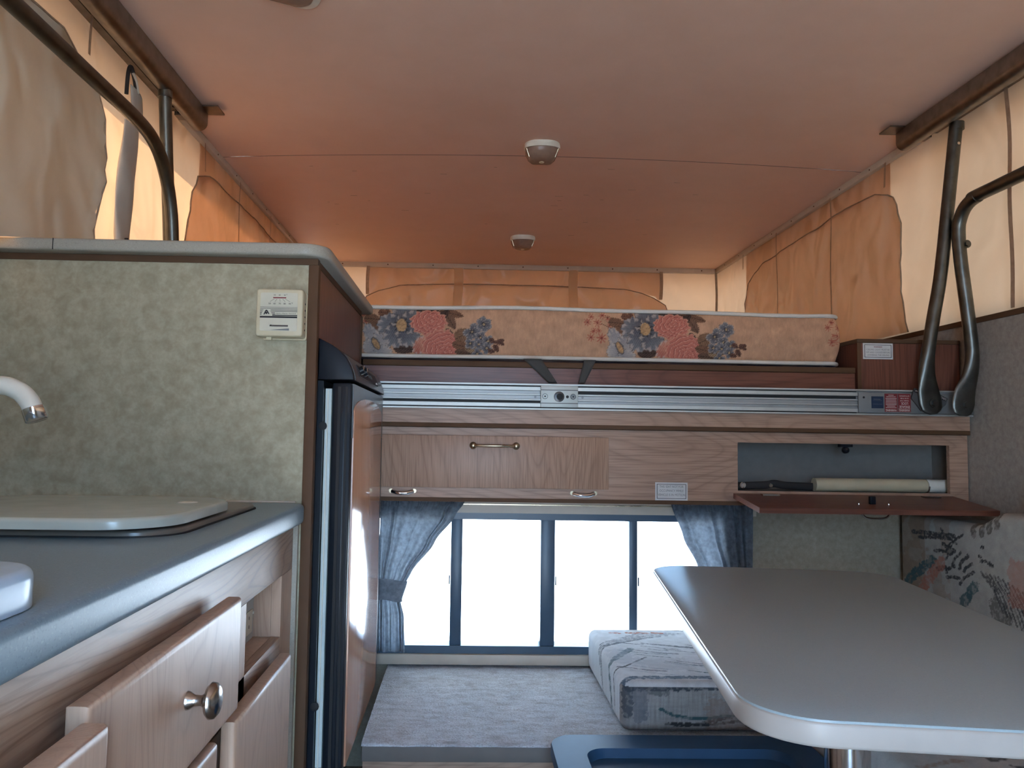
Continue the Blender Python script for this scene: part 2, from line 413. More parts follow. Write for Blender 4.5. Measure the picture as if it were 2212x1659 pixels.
def make_carpet():
    m, nt, b = new_mat('pale taupe carpet'); v = texco(nt)
    a = noise(nt, v, 240, 3, 0.7); d = noise(nt, texco(nt, (16, 38, 16)), 1.0, 3, 0.65)
    c = ramp(nt, a, [(0.25, (0.33, 0.34, 0.36)), (0.55, (0.62, 0.66, 0.71)), (0.8, (0.72, 0.77, 0.83))])
    c = mixc(nt, ramp(nt, d, [(0.30, (0.7,)*3), (0.50, (0,)*3)]), c, (0.36, 0.36, 0.38))
    c = mixc(nt, ramp(nt, d, [(0.55, (0,)*3), (0.70, (0.5,)*3)]), c, (0.80, 0.86, 0.92))
    lnk(nt, c, b.inputs['Base Color']); b.inputs['Roughness'].default_value = 0.95; b.inputs['Specular IOR Level'].default_value = 0.1
    bump(nt, b, a, 0.8, 0.006); return m
CARPET = make_carpet()
def make_gravel():
    m, nt, b = new_mat('pale sunlit gravel'); v = texco(nt)
    a = noise(nt, v, 30, 5, 0.75); d = noise(nt, v, 0.4, 3)
    c = ramp(nt, a, [(0.25, (0.42, 0.42, 0.43)), (0.5, (0.62, 0.60, 0.58)), (0.75, (0.74, 0.72, 0.69))])
    lnk(nt, mixc(nt, ramp(nt, d, [(0.4, (0, 0, 0)), (0.7, (0.25,)*3)]), c, (0.5, 0.49, 0.48)), b.inputs['Base Color'])
    b.inputs['Roughness'].default_value = 0.95; bump(nt, b, a, 0.5, 0.02); return m
GRAVEL = make_gravel()
def make_glass(name, tint=(0.95, 0.98, 1.0)):
    m = bpy.data.materials.new(name); m.use_nodes = True; nt = m.node_tree; MATS[name] = m
    out = nt.nodes['Material Output']; nt.nodes.remove(nt.nodes['Principled BSDF'])
    t = nt.nodes.new('ShaderNodeBsdfTransparent'); g = nt.nodes.new('ShaderNodeBsdfGlossy')
    n = noise(nt, texco(nt), 3, 2)
    lnk(nt, ramp(nt, n, [(0.3, [c*0.98 for c in tint]), (0.7, tint)]), t.inputs['Color'])
    g.inputs['Roughness'].default_value = 0.02
    mx = nt.nodes.new('ShaderNodeMixShader'); mx.inputs[0].default_value = 0.06
    lnk(nt, t.outputs[0], mx.inputs[1]); lnk(nt, g.outputs[0], mx.inputs[2]); lnk(nt, mx.outputs[0], out.inputs['Surface'])
    return m
GLASS = make_glass('window glass')
def make_lens():
    m, nt, b = new_mat('amber frosted lens')
    n = noise(nt, texco(nt), 60, 2)
    lnk(nt, ramp(nt, n, [(0.3, (0.36, 0.25, 0.19)), (0.7, (0.42, 0.30, 0.23))]), b.inputs['Base Color'])
    b.inputs['Roughness'].default_value = 0.22; b.inputs['Transmission Weight'].default_value = 0.35; b.inputs['IOR'].default_value = 1.3
    return m
LENS = make_lens()

# ------------------------------------------------------------------ the setting
XL, XR, ZC, YF, YB = -0.945, 1.515, 2.055, 4.58, -0.85
gm = bpy.data.meshes.new('ground'); gm.from_pydata([(-60, -60, -0.75), (60, -60, -0.75), (60, 60, -0.75), (-60, 60, -0.75)], [], [(0, 1, 2, 3)])
o = put('ground', gm, GRAVEL); tag(o, 'pale sunlit gravel yard outside the front window', kind='structure')
o = box('floor', -1.0, 1.55, YB, 2.50, -0.05, 0.0, FLOORM); tag(o, 'brown vinyl camper floor', kind='structure')

# ceiling: roof skin with two crowned vinyl panels
ceil = box('ceiling', XL-0.10, XR+0.10, YB-0.10, YF+0.10, 2.156, 2.18, ROOFM); tag(ceil, 'cream vinyl camper ceiling in two panels with a cross joint', kind='structure')
def crown(x, y):
    u = (x-XL)/(XR-XL); c = max(0.0, math.sin(math.pi*u))**0.8
    k = 1.0 if y < 2.9 else max(0.0, 1-(y-2.9)/1.5)
    return ZC+0.034*c*k
for nm, y0, y1 in (('ceiling_panel', YB, 2.845), ('ceiling_panel', 2.848, YF)):
    sheet(nm, lambda s, t: (XL+(XR-XL)*s, y0+(y1-y0)*t, crown(XL+(XR-XL)*s, y0+(y1-y0)*t)), 40, 40, CEIL, ceil, thick=0.0)
sheet('joint_strip', lambda s, t: (XL+(XR-XL)*s, 2.8446+0.004*t, crown(XL+(XR-XL)*s, 2.8465)-0.0004), 60, 1, VINYL, ceil)
boxes('roof_skirt', [(XR+0.085, XR+0.10, YB-0.05, YF+0.10, 1.96, 2.155), (XL-0.10, XL-0.085, YB-0.05, YF+0.10, 1.96, 2.155), (XL-0.10, XR+0.10, YF+0.085, YF+0.10, 1.98, 2.155), (XL-0.10, XR+0.10, YB-0.10, YB-0.085, 1.98, 2.155)], ROOFM, ceil)
# little vinyl creases by the joint
for i in range(26):
    x = random.uniform(-0.75, 1.2); y = random.uniform(2.9, 3.9)
    l = random.uniform(0.01, 0.035)
    box('vinyl_crease', x, x+l, y, y+0.002, crown(x, y)-0.0006, crown(x, y)-0.0001, SEAM, ceil)
for nm, a in (('trim_1', (XL, XL+0.022, 2.44, YF, 2.030, 2.056)), ('trim_2', (XR-0.022, XR, 2.46, YF, 2.030, 2.056)), ('trim_3', (XL+0.023, XR-0.023, YF-0.022, YF, 2.026, 2.056))):
    o = box(nm, *a, CREAMTRIM, None, bev=0.004)
    tag(o, {'trim_1': 'cream strip along the left ceiling edge', 'trim_2': 'cream strip along the right ceiling edge', 'trim_3': 'cream strip along the front ceiling edge'}[nm], kind='structure')
    if nm == 'trim_2':
        for k in range(9): cyl('screw', (XR-0.0225, 2.55+k*0.23, 2.042), 'x', 0.003, 0.002, VINYL, o, 8)
    if nm == 'trim_1':
        for k in range(9): cyl('screw', (XL+0.0225, 2.55+k*0.23, 2.042), 'x', 0.003, 0.002, VINYL, o, 8)
    if nm == 'trim_3':
        for k in range(9): cyl('screw', (-0.75+k*0.27, YF-0.0225, 2.042), 'y', 0.004, 0.002, VINYL, o, 8)

# rigid walls
o = box('wall_right', XR+0.003, XR+0.045, YB, YF+0.04, -0.05, 1.398, WALLG); tag(o, 'grey fabric lined lower side wall on the right', kind='structure')
box('cap_strip', XR-0.002, XR+0.046, YB, YF, 1.386, 1.402, VINYL, o)
o = box('wall_left', -1.02, -0.975, YB, YF+0.04, -0.05, 1.398, WALLP); tag(o, 'lower side wall on the left behind the galley', kind='structure')
box('cap_strip', -1.021, -0.9745, YB, YF, 1.386, 1.402, VINYL, o)
o = box('wall_front_cabover', -1.02, XR+0.045, YF+0.003, YF+0.04, 1.13, 1.398, WALLP); tag(o, 'low front wall of the sleeping berth behind the mattress', kind='structure')
o = boxes('wall_back', [(-1.0, -0.15, YB-0.04, YB, 0, 1.40), (0.37, 1.55, YB-0.04, YB, 0, 1.40)], WALLP); tag(o, 'rear wall either side of the open entry door', kind='structure')
# front lower wall with window opening
wx0, wx1, wz0, wz1 = -0.300, 0.835, 0.350, 0.787
o = boxes('wall_front', [(-0.975, wx0, 2.470, 2.505, 0, 1.14), (wx1, XR, 2.470, 2.505, 0, 1.14), (wx0, wx1, 2.470, 2.505, 0, wz0), (wx0, wx1, 2.470, 2.505, wz1, 1.14)], WALLF)
tag(o, 'beige front wall under the berth around the slider window', kind='structure')

# canvas
def wr(a, b, amp, seed): return amp*(0.6*snoise(a, b, seed)+0.3*snoise(a*2.1, b*2.1, seed+1)+0.1*snoise(a*4.3, b*4.3, seed+2)-0.5)*2
def canvas_side(name, X, inward, label):
    def f(s, t):
        y = YB+(YF-YB)*s; z = 1.39+(2.052-1.39)*t
        e = math.sin(math.pi*min(1, max(0, t)))
        lean = -0.032*max(0.0, 1-t*7) if inward > 0 else 0.0
        return (X+lean+inward*(0.012*e*wr(y*2.2+3, z*2.5, 1, 11 if inward > 0 else 17)+0.006*e*wr(y*7, z*3+y*3, 1, 5)), y, z)
    o = sheet(name, f, 150, 26, CANVAS); tag(o, label, kind='structure'); return o
wul = canvas_side('wall_upper_left', XL, 1, 'cream canvas pop-up side on the left glowing with daylight')
wur = canvas_side('wall_upper_right', XR, -1, 'cream canvas pop-up side on the right glowing with daylight')
def canvas_front(name, Y, sgn, label, zb=1.39):
    def f(s, t):
        x = XL+(XR-XL)*s; z = zb+(2.052-zb)*t; e = math.sin(math.pi*t)
        return (x, Y-sgn*(0.012*e*wr(x*3, z*3, 1, 23)+0.005*e*wr(x*8+z*5, z*6, 1, 9)), z)
    o = sheet(name, f, 90, 26, CANVAS); tag(o, label, kind='structure'); return o
wuf = canvas_front('wall_upper_front', YF, 1, 'cream canvas front end above the berth')
wub = canvas_front('wall_upper_back', YB, -1, 'cream canvas rear end above the entry door', 1.72)
boxes('rear_panel', [(XL, -0.15, YB-0.004, YB, 1.39, 1.72), (0.37, XR, YB-0.004, YB, 1.39, 1.72)], CANVAS, wub)

def flap(parent, axis, plane, inward, bottom, left, right, top, label, off=0.012, seed=3, amp=0.012, ns=60, nt_=34, mat=None, bfn=None):
    """roll-down window flap; left/right: (z, coordinate) edges, top: (fraction, z)"""
    def f(s, t):
        zt = smoothi(s, top); bo = bfn(s) if bfn else bottom; z = bo+(zt-bo)*t
        a = smoothi(z, left); b = smoothi(z, right); c = a+(b-a)*s
        edge = 1.0
        d = off+amp*wr(c*5+1, z*3.5+c, 1, seed)+0.5*amp*wr(c*14+z*8, z*4, 1, seed+3)
        d += 0.006*abs(math.sin(z*58))*(s > 0.985 or s < 0.015)
        d = max(d, 0.004)
        return (plane+inward*d, c, z) if axis == 'x' else (c, plane+inward*d, z)
    o = sheet('window_flap', f, ns, nt_, mat or FLAPC, parent, label)
    # zip welt round the flap edge
    pts = [f(0, k/14) for k in range(15)]+[f(k/40, 1) for k in range(1, 41)]+[f(1, 1-k/14) for k in range(1, 15)]
    tube('zip_welt', pts, 0.0028, SEAM, o, 6)
    return o
# right flap
flap(wur, 'x', XR, -1, 1.405, [(1.40, 2.575), (1.53, 2.590), (1.70, 2.606), (1.76, 2.596), (1.86, 2.62), (1.905, 2.651), (1.96, 2.66)],
     [(1.40, 4.12), (1.75, 4.095), (1.87, 4.03), (1.96, 4.0)],
     [(0, 1.895), (0.03, 1.92), (0.08, 1.943), (0.28, 1.957), (0.5, 1.943), (0.87, 1.93), (0.95, 1.90), (1, 1.86)],
     'cream window flap zipped over the right side by the berth', seed=31)
# left far flap
flap(wul, 'x', XL, 1, 1.405, [(1.40, 2.46), (1.667, 2.51), (1.82, 2.556), (1.90, 2.614), (1.93, 2.66)],
     [(1.40, 4.12), (1.75, 4.09), (1.87, 4.03), (1.96, 4.0)],
     [(0, 1.905), (0.02, 1.93), (0.06, 1.945), (0.4, 1.955), (0.87, 1.945), (0.95, 1.91), (1, 1.87)],
     'cream window flap zipped over the left side by the berth', seed=41)
# left near flap (large, grey, in front of the bright gap)
flap(wul, 'x', XL, 1, 1.432, [(1.40, 0.55), (1.9, 0.58)],
     [(1.40, 1.86), (1.50, 1.879), (1.615, 1.906), (1.726, 1.919), (1.829, 1.908), (1.871, 1.86), (1.92, 1.82)],
     [(0, 1.86), (0.05, 1.92), (0.9, 1.93), (0.97, 1.90), (1, 1.872)],
     'large cream window flap hanging above the galley worktop', off=0.022, seed=51, amp=0.014, ns=90, mat=FLAPG, bfn=lambda s: min(1.424, 1.026+0.2487*(0.55+1.33*s)))
# front flap
flap(wuf, 'y', YF, -1, 1.405, [(1.40, -0.66), (1.80, -0.625), (1.86, -0.60), (1.93, -0.52)], [(1.40, 1.26), (1.808, 1.203), (1.88, 1.16), (1.93, 1.10)],
     [(0, 1.85), (0.03, 1.89), (0.08, 1.922), (0.3, 1.934), (0.65, 1.934), (0.9, 1.922), (0.96, 1.895), (1, 1.83)],
     'wide cream window flap on the front canvas behind the mattress', seed=61)
def eave_shade(parent, axis, plane, inward, c0, c1, low, z1, seed):  # added canvas layer that imitates the eave shadow above the flaps
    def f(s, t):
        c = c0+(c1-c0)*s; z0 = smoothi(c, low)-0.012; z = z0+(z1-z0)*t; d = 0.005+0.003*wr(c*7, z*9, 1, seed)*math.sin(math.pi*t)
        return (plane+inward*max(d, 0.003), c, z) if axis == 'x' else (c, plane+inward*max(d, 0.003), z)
    return sheet('eave_shade_layer', f, 60, 6, FLAPC, parent)
SIDE_LOW = [(2.655, 1.895), (2.70, 1.92), (2.77, 1.943), (3.05, 1.957), (3.35, 1.943), (3.9, 1.93), (4.0, 1.90), (4.04, 1.86), (4.09, 1.75)]
eave_shade(wur, 'x', XR, -1, 2.672, 4.09, SIDE_LOW, 2.045, 3); eave_shade(wul, 'x', XL, 1, 2.64, 4.09, SIDE_LOW, 2.045, 4)
eave_shade(wuf, 'y', YF, -1, -0.595, 1.161, [(-0.60, 1.85), (-0.56, 1.89), (-0.46, 1.922), (0.0, 1.934), (0.58, 1.934), (1.02, 1.922), (1.13, 1.895), (1.19, 1.83)], 2.045, 6)
def vseam(parent, axis, plane, inward, c, z0, z1, w, seed, mat=SEAM, lean=0.0):
    def f(s, t):
        z = z0+(z1-z0)*t; cc = c+(s-0.5)*w+0.004*math.sin(z*17+seed)+lean*t
        d = 0.026+0.002*math.sin(z*11+seed)
        return (plane+inward*d, cc, z) if axis == 'x' else (cc, plane+inward*d, z)
    return sheet('canvas_seam', f, 3, 26, mat, parent)
for c, z0, w in ((3.085, 1.41, 0.010), (3.630, 1.41, 0.010), (2.672, 1.94, 0.012), (2.045, 1.40, 0.016), (4.09, 1.95, 0.012), (1.2, 1.40, 0.016)):
    vseam(wur, 'x', XR, -1, c, z0, 2.03, w, c*5)
for c, z0, w in ((3.055, 1.41, 0.010), (3.525, 1.41, 0.010), (2.640, 1.93, 0.012), (1.822, 1.93, 0.012), (4.09, 1.95, 0.012), (1.2, 1.93, 0.014)):
    vseam(wul, 'x', XL, 1, c, z0, 2.03, w, c*5)
for c, z0, w in ((-0.595, 1.86, 0.020), (-0.058, 1.41, 0.055), (0.635, 1.41, 0.055), (1.161, 1.86, 0.020)):
    vseam(wuf, 'y', YF, -1, c, z0, 2.03, w, c*5, TAPE if w > 0.05 else SEAM)
# corner gathers of the canvas
for X, inw in ((XR, -1), (XL, 1)):
    tube('corner_seam', catmull([(X+inw*0.012, YF-0.012, 1.40), (X+inw*0.016, YF-0.02, 1.7), (X+inw*0.012, YF-0.016, 1.9), (X+inw*0.018, YF-0.02, 2.03)], 6), 0.007, SEAM, wuf, 8)

# front slider window
win = thing('window_1', 'dark framed four pane slider window onto bright gravel', None, (0.268, 2.475, wz0), kind='structure')
fy0, fy1 = 2.452, 2.515
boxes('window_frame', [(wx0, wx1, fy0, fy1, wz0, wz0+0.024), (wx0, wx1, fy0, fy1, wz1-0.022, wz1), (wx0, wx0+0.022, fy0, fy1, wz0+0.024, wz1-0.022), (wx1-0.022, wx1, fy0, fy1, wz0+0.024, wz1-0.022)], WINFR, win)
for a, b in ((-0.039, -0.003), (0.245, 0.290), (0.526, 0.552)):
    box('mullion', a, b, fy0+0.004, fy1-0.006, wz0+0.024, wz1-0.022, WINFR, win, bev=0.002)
for a, b in ((wx0+0.022, -0.039), (-0.003, 0.245), (0.290, 0.526), (0.552, wx1-0.022)):
    box('pane', a, b, 2.484, 2.487, wz0+0.024, wz1-0.022, GLASS, win)
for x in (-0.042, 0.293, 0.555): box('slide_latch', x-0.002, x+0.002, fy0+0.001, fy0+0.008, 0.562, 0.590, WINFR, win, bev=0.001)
o = box('trim_4', -0.33, 0.90, 2.44, 2.4695, 0.318, 0.3495, CREAMTRIM, None, bev=0.003); tag(o, 'pale sill strip below the slider window', kind='structure')

# side window with curtain above the dinette (its edge shows at the right border)
win2 = thing('window_2', 'small side window above the dinette behind a curtain', None, (XR, 1.5, 0.88), kind='structure')
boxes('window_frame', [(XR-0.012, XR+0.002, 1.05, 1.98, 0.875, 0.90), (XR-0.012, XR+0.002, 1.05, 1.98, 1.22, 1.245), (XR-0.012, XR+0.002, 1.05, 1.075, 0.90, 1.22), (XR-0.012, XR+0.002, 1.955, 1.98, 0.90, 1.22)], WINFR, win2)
box('pane', XR-0.004, XR+0.001, 1.075, 1.955, 0.90, 1.22, GLASS, win2)

# ------------------------------------------------------------------ carpeted platform and bench
plat = thing('carpeted_platform', 'low platform with pale carpet in front of the window', 'platform', (0.6, 1.85, 0))
box('fascia', -0.228, 1.51, 1.866, 1.884, 0.0, 0.268, W_X, plat)
box('base', -0.228, 1.51, 1.885, 2.468, 0.0, 0.268, VINYL, plat)
def carpet_fn(s, t):
    x = -0.230+(1.512+0.230)*s
    if t < 0.12:                                     # nosing rolled over the front edge
        a = t/0.12*math.pi/2; return (x, 1.872-0.022*math.cos(a)+0.002*wr(x*40, t*40, 1, 2), 0.303+0.008*math.sin(a))
    u = (t-0.12)/0.88; y = 1.872+(2.468-1.872)*u
    return (x, y, 0.311+0.0025*wr(x*22, y*40, 1, 3)+0.0015*wr(x*60, y*90, 1, 6))
sheet('carpet', carpet_fn, 260, 130, CARPET, plat)
box('edge_trim', -0.230, 1.512, 1.853, 1.872, 0.266, 0.303, EDGETRIM, plat, bev=0.004)
bench = thing('dinette_bench', 'wooden bench box under the right seat cushion', 'bench', (1.15, 1.0, 0))
box('box_side', 0.82, 1.51, 0.25, 1.845, 0.0, 0.308, W_Y, bench)

# ------------------------------------------------------------------ overhead cabinet below the berth
Yc = 2.290
cab = thing('overhead_cabinet', 'oak cabinet face under the berth with flip door and open cubby', 'cabinet', (0.6, Yc, 0.84))
cx0 = -0.312
boxes('face_panel', [(cx0, 0.815, Yc, Yc+0.014, 0.846, 1.052), (0.815, 1.457, Yc, Yc+0.014, 1.021, 1.052), (0.815, 1.457, Yc, Yc+0.014, 0.846, 0.877), (1.457, 1.513, Yc, Yc+0.014, 0.846, 1.052)], W_X, cab)
box('upper_board', cx0, 1.513, Yc-0.014, Yc+0.014, 1.066, 1.184, W_X, cab)
box('dark_strip', cx0, 1.513, Yc-0.017, Yc+0.012, 1.053, 1.066, VINYL, cab, bev=0.002)  # dark brown strip under the upper board
box('bottom_edge', cx0, 1.513, Yc-0.001, Yc+0.016, 0.834, 0.846, VINYL, cab)
box('bottom_board', cx0, 1.513, Yc+0.016, 2.468, 0.834, 0.842, VINYL, cab)
d = box('flip_door', -0.300, 0.426, Yc-0.013, Yc-0.0005, 0.876, 1.029, W_Z, cab, bev=0.0015)
h = tube('pull_handle', catmull([(0.027, Yc-0.022, 1.0), (0.045, Yc-0.028, 1.0), (0.087, Yc-0.031, 1.0), (0.130, Yc-0.028, 1.0), (0.148, Yc-0.022, 1.0)], 5), 0.0042, BRASSY, d, 10)
for x in (0.024, 0.151):
    lathe('handle_foot', (x, Yc-0.013, 1.0), 'y', [(0.0, 0.011), (-0.004, 0.011), (-0.011, 0.009), (-0.014, 0.004)], BRASSY, h, 18)
for x in (-0.1815, 0.3525):
    q = tube('cup_pull', catmull([(x-0.031, Yc-0.010, 0.863), (x-0.024, Yc-0.014, 0.861), (x-0.012, Yc-0.018, 0.8585), (x+0.012, Yc-0.018, 0.8585), (x+0.024, Yc-0.014, 0.861), (x+0.031, Yc-0.010, 0.863)], 4), 0.0055, CHROME, cab, 10)
    for sx in (-0.034, 0.034): cyl('pull_screw', (x+sx, Yc-0.004, 0.864), 'y', 0.0065, 0.008, BRASSY, q, 12)
# cubby
boxes('cubby_lining', [(0.800, 1.510, 2.455, 2.462, 0.866, 1.036), (0.800, 0.806, Yc+0.0145, 2.455, 0.866, 1.036), (1.504, 1.510, Yc+0.0145, 2.455, 0.866, 1.036), (0.806, 1.504, Yc+0.0145, 2.455, 0.866, 0.874), (0.806, 1.504, Yc+0.0145, 2.455, 1.028, 1.036)], LINER, cab)
bc = box('ball_catch', 1.128, 1.164, Yc+0.001, Yc+0.02, 1.012, 1.0205, BLACKP, cab)
lathe('catch_ball', (1.146, Yc+0.008, 1.003), 'y', [(-0.012, 0.0), (-0.010, 0.006), (-0.004, 0.010), (0.004, 0.011), (0.010, 0.008)], BLACKP, bc, 16)
# drop door, hanging open almost level
def dd(x, s, th):                                    # s along the door from the hinge, th below the top face
    n = Vector((0, -0.19, -0.022)).normalized(); p = Vector((x, 2.286, 0.870))+n*s; up = Vector((0, -n.z, n.y)); up = up if up.z > 0 else -up
    return p-up*th
bm = bmesh.new(); vv = [bm.verts.new(dd(x, s, t)) for x in (0.800, 1.462) for s in (0.0, 0.205) for t in (0.0, 0.015)]
for q in ((0, 1, 3, 2), (4, 6, 7, 5), (0, 4, 5, 1), (2, 3, 7, 6), (0, 2, 6, 4), (1, 5, 7, 3)): bm.faces.new([vv[i] for i in q])
ddo = put('drop_door', from_bm(bm), W_RED, cab, label='drop-down cubby door hanging open')
p = dd(1.146, 0.135, 0); box('door_latch', p.x-0.008, p.x+0.008, p.y-0.006, p.y+0.006, p.z-0.001, p.z+0.022, BLACKP, ddo, bev=0.002)
for x in (0.90, 1.38):
    p = dd(x, 0.02, 0); q = box('hinge', p.x-0.025, p.x+0.025, p.y-0.016, p.y+0.004, p.z-0.001, p.z+0.003, NICKEL, ddo)
for x in (1.105, 1.19):
    p = dd(x, 0.14, 0); cyl('screw', (p.x, p.y, p.z+0.001), 'z', 0.004, 0.003, CHROME, ddo, 8)
p = dd(1.149, 0.15, 0.015)
tube('pull_handle', catmull([p+Vector((-0.042, 0, 0.002)), p+Vector((-0.036, 0, -0.014)), p+Vector((-0.02, 0, -0.022)), p+Vector((0.02, 0, -0.022)), p+Vector((0.036, 0, -0.014)), p+Vector((0.042, 0, 0.002))], 5), 0.003, NICKEL, ddo, 8)
# printed notices
def notice(parent, name, x0, x1, z0, z1, y, lines, ink, head=None, label=None):
    w = x1-x0; hgt = z1-z0
    s = box(name, x0, x1, y-0.0008, y, z0, z1, STICKW, parent, label=label)
    m = 0.05*w; t = 0.0013; yy = (y-0.0014, y-0.0008)
    boxes('printed_border', [(x0+m, x1-m, *yy, z0+m, z0+m+t), (x0+m, x1-m, *yy, z1-m-t, z1-m), (x0+m, x0+m+t, *yy, z0+m+t, z1-m-t), (x1-m-t, x1-m, *yy, z0+m+t, z1-m-t)], INK, s)
    n = len(lines)+(1 if head else 0); zz = z1-m-0.14*hgt; dz = (hgt-2*m)*0.84/n; cxm = (x0+x1)/2
    k = 0
    if head:
        text('lettering', head, 0.28*w, dz*0.55, (cxm, y-0.0013, zz), (1, 0, 0), (0, 0, 1), REDINK, s, 0.02); k = 1
    for i, (ln, fw) in enumerate(lines):
        text('lettering', ln, fw*w, dz*0.58, (cxm, y-0.0013, zz-dz*(i+k)), (1, 0, 0), (0, 0, 1), ink, s)
    return s
notice(cab, 'notice_sticker', 0.567, 0.664, 0.846, 0.899, Yc-0.0002, [('THIS SEAT NOT FOR', 0.74), ('OCCUPANCY WHILE', 0.74), ('VEHICLE IS IN MOTION', 0.84)], INKG, label='white notice sticker about the seat and vehicle motion')

# things in the cubby
t = thing('cream_tube', 'cream plastic tube with end cap lying in the open cubby', 'tube', (1.28, 2.355, 0.875))
cyl('tube_body', (1.245, 2.352, 0.8955), 'x', 0.0205, 0.345, CREAMP, t, 24)
cyl('end_cap', (1.4565, 2.352, 0.8955), 'x', 0.0205, 0.073, WHITEP, t, 24)
tube('clip', [Vector((1.419, 2.352+0.0215*math.cos(a), 0.8955+0.0215*math.sin(a))) for a in np.linspace(math.pi, math.pi*1.5, 8)], 0.003, CHROME, t, 8)
t = thing('black_strap', 'black strap with metal eyelets lying left of the cream tube', 'strap', (0.94, 2.345, 0.874))
bm = bmesh.new()
tube('webbing', catmull([(0.808, 2.34, 0.888), (0.86, 2.34, 0.890), (0.92, 2.34, 0.893), (0.945, 2.34, 0.897), (0.98, 2.34, 0.892), (1.065, 2.345, 0.889)], 6), 0.0115, BLACKR, t, 12, ry=0.004, u0=(0, 0, 1))
for x, r in ((0.846, 0.0095), (0.932, 0.006)):
    lathe('eyelet', (x, 2.3355, 0.8915), 'y', [(0.0, r), (-0.002, r), (-0.003, r*0.7), (-0.0012, r*0.5)], CHROME, t, 16)

# aluminium track with latch block, pivot plate
trk = thing('aluminium_track', 'long ribbed aluminium track across the front under the mattress', 'track', (0.6, 2.27, 1.108))
y0 = 2.262; yb = 2.2755
prof = [(yb, 1.108), (y0-0.003, 1.108), (y0-0.003, 1.1125), (y0+0.008, 1.1130), (y0+0.008, 1.1160), (y0+0.002, 1.1165), (y0+0.002, 1.1270), (y0+0.012, 1.1280), (y0+0.012, 1.1350), (y0+0.004, 1.1360), (y0+0.004, 1.1390), (y0+0.010, 1.1400), (y0+0.010, 1.1500), (y0+0.004, 1.1510), (y0+0.004, 1.1545), (y0+0.012, 1.1555), (y0+0.012, 1.1640), (y0+0.002, 1.1650), (y0+0.002, 1.1755), (y0+0.008, 1.1760), (y0+0.008, 1.1790), (y0-0.003, 1.1795), (y0-0.003, 1.1845), (yb, 1.1845)]
put('track_profile', from_bm(prism(prof, 'x', -0.31, 1.513)), ALU_SHADE, trk)
for za, zb, ya in ((1.1083, 1.1122, y0-0.0036), (1.1170, 1.1265, y0+0.0014), (1.1363, 1.1387, y0+0.0034), (1.1513, 1.1542, y0+0.0034), (1.1655, 1.1750, y0+0.0014), (1.1800, 1.1842, y0-0.0036)):  # brighter faces on the ribs paint in the light contrast
    box('rib_lit', -0.309, 1.5125, ya, ya+0.0005, za, zb, ALU, trk)
boxes('belt_slot_shade', [(-0.309, 0.22, y0+0.0095, y0+0.0118, 1.1285, 1.1345), (0.33, 1.166, y0+0.0095, y0+0.0118, 1.1562, 1.1635), (-0.309, 1.166, y0+0.0065, y0+0.0078, 1.1132, 1.1158), (-0.309, 1.166, y0+0.0065, y0+0.0078, 1.1763, 1.1788)], BLACKR, trk)  # black strips for the belt slots, plus painted shadow lines in the grooves
blk = box('latch_block', 0.220, 0.330, y0-0.008, y0+0.001, 1.1155, 1.1790, ALUL, trk, bev=0.0015)
boxes('block_groove', [(0.2205, 0.3295, y0-0.0086, y0-0.0075, 1.1265, 1.1285), (0.2205, 0.3295, y0-0.0086, y0-0.0075, 1.1655, 1.1675)], GREYP, blk)
lathe('socket', (0.274, y0-0.0078, 1.147), 'y', [(0, 0.0155), (-0.0018, 0.0155), (-0.0022, 0.0142)], GREYP, blk, 24)
cyl('socket_bore', (0.2755, y0-0.0101, 1.147), 'y', 0.0095, 0.0006, BLACKR, blk, 20)
for x, m in ((0.2325, ALUL), (0.3155, PLATE)):
    s = cyl('screw', (x, y0-0.0085, 1.1475), 'y', 0.0082, 0.0012, INK, blk, 18); cyl('screw_head', (x, y0-0.0094, 1.1475), 'y', 0.0070, 0.0008, m, s, 18); cyl('screw_recess', (x, y0-0.0100, 1.1475), 'y', 0.0025, 0.0006, INK, s, 10)
cyl('small_hole', (0.2985, y0-0.0084, 1.147), 'y', 0.0044, 0.001, INK, blk, 14)
for x in (0.205, 0.345): cyl('rivet', (x, y0+0.0045, 1.146), 'y', 0.0035, 0.002, PLATE, trk, 10)
plt = box('pivot_plate', 1.167, 1.5135, y0-0.005, y0+0.001, 1.1145, 1.1745, PLATE, trk, bev=0.0008)
yp = y0-0.005
cyl('plate_hole', (1.182, yp-0.0004, 1.1605), 'y', 0.0032, 0.001, INK, plt, 12)
s = box('maker_sticker', 1.205, 1.241, yp-0.0008, yp-0.0001, 1.1285, 1.1640, BLUEINK, plt)
boxes('sticker_lines', [(1.2085, 1.2375, yp-0.0013, yp-0.0008, 1.1405, 1.1412), (1.211, 1.232, yp-0.0013, yp-0.0008, 1.155, 1.1562), (1.209, 1.236, yp-0.0013, yp-0.0008, 1.1515, 1.152)], INKG, s)
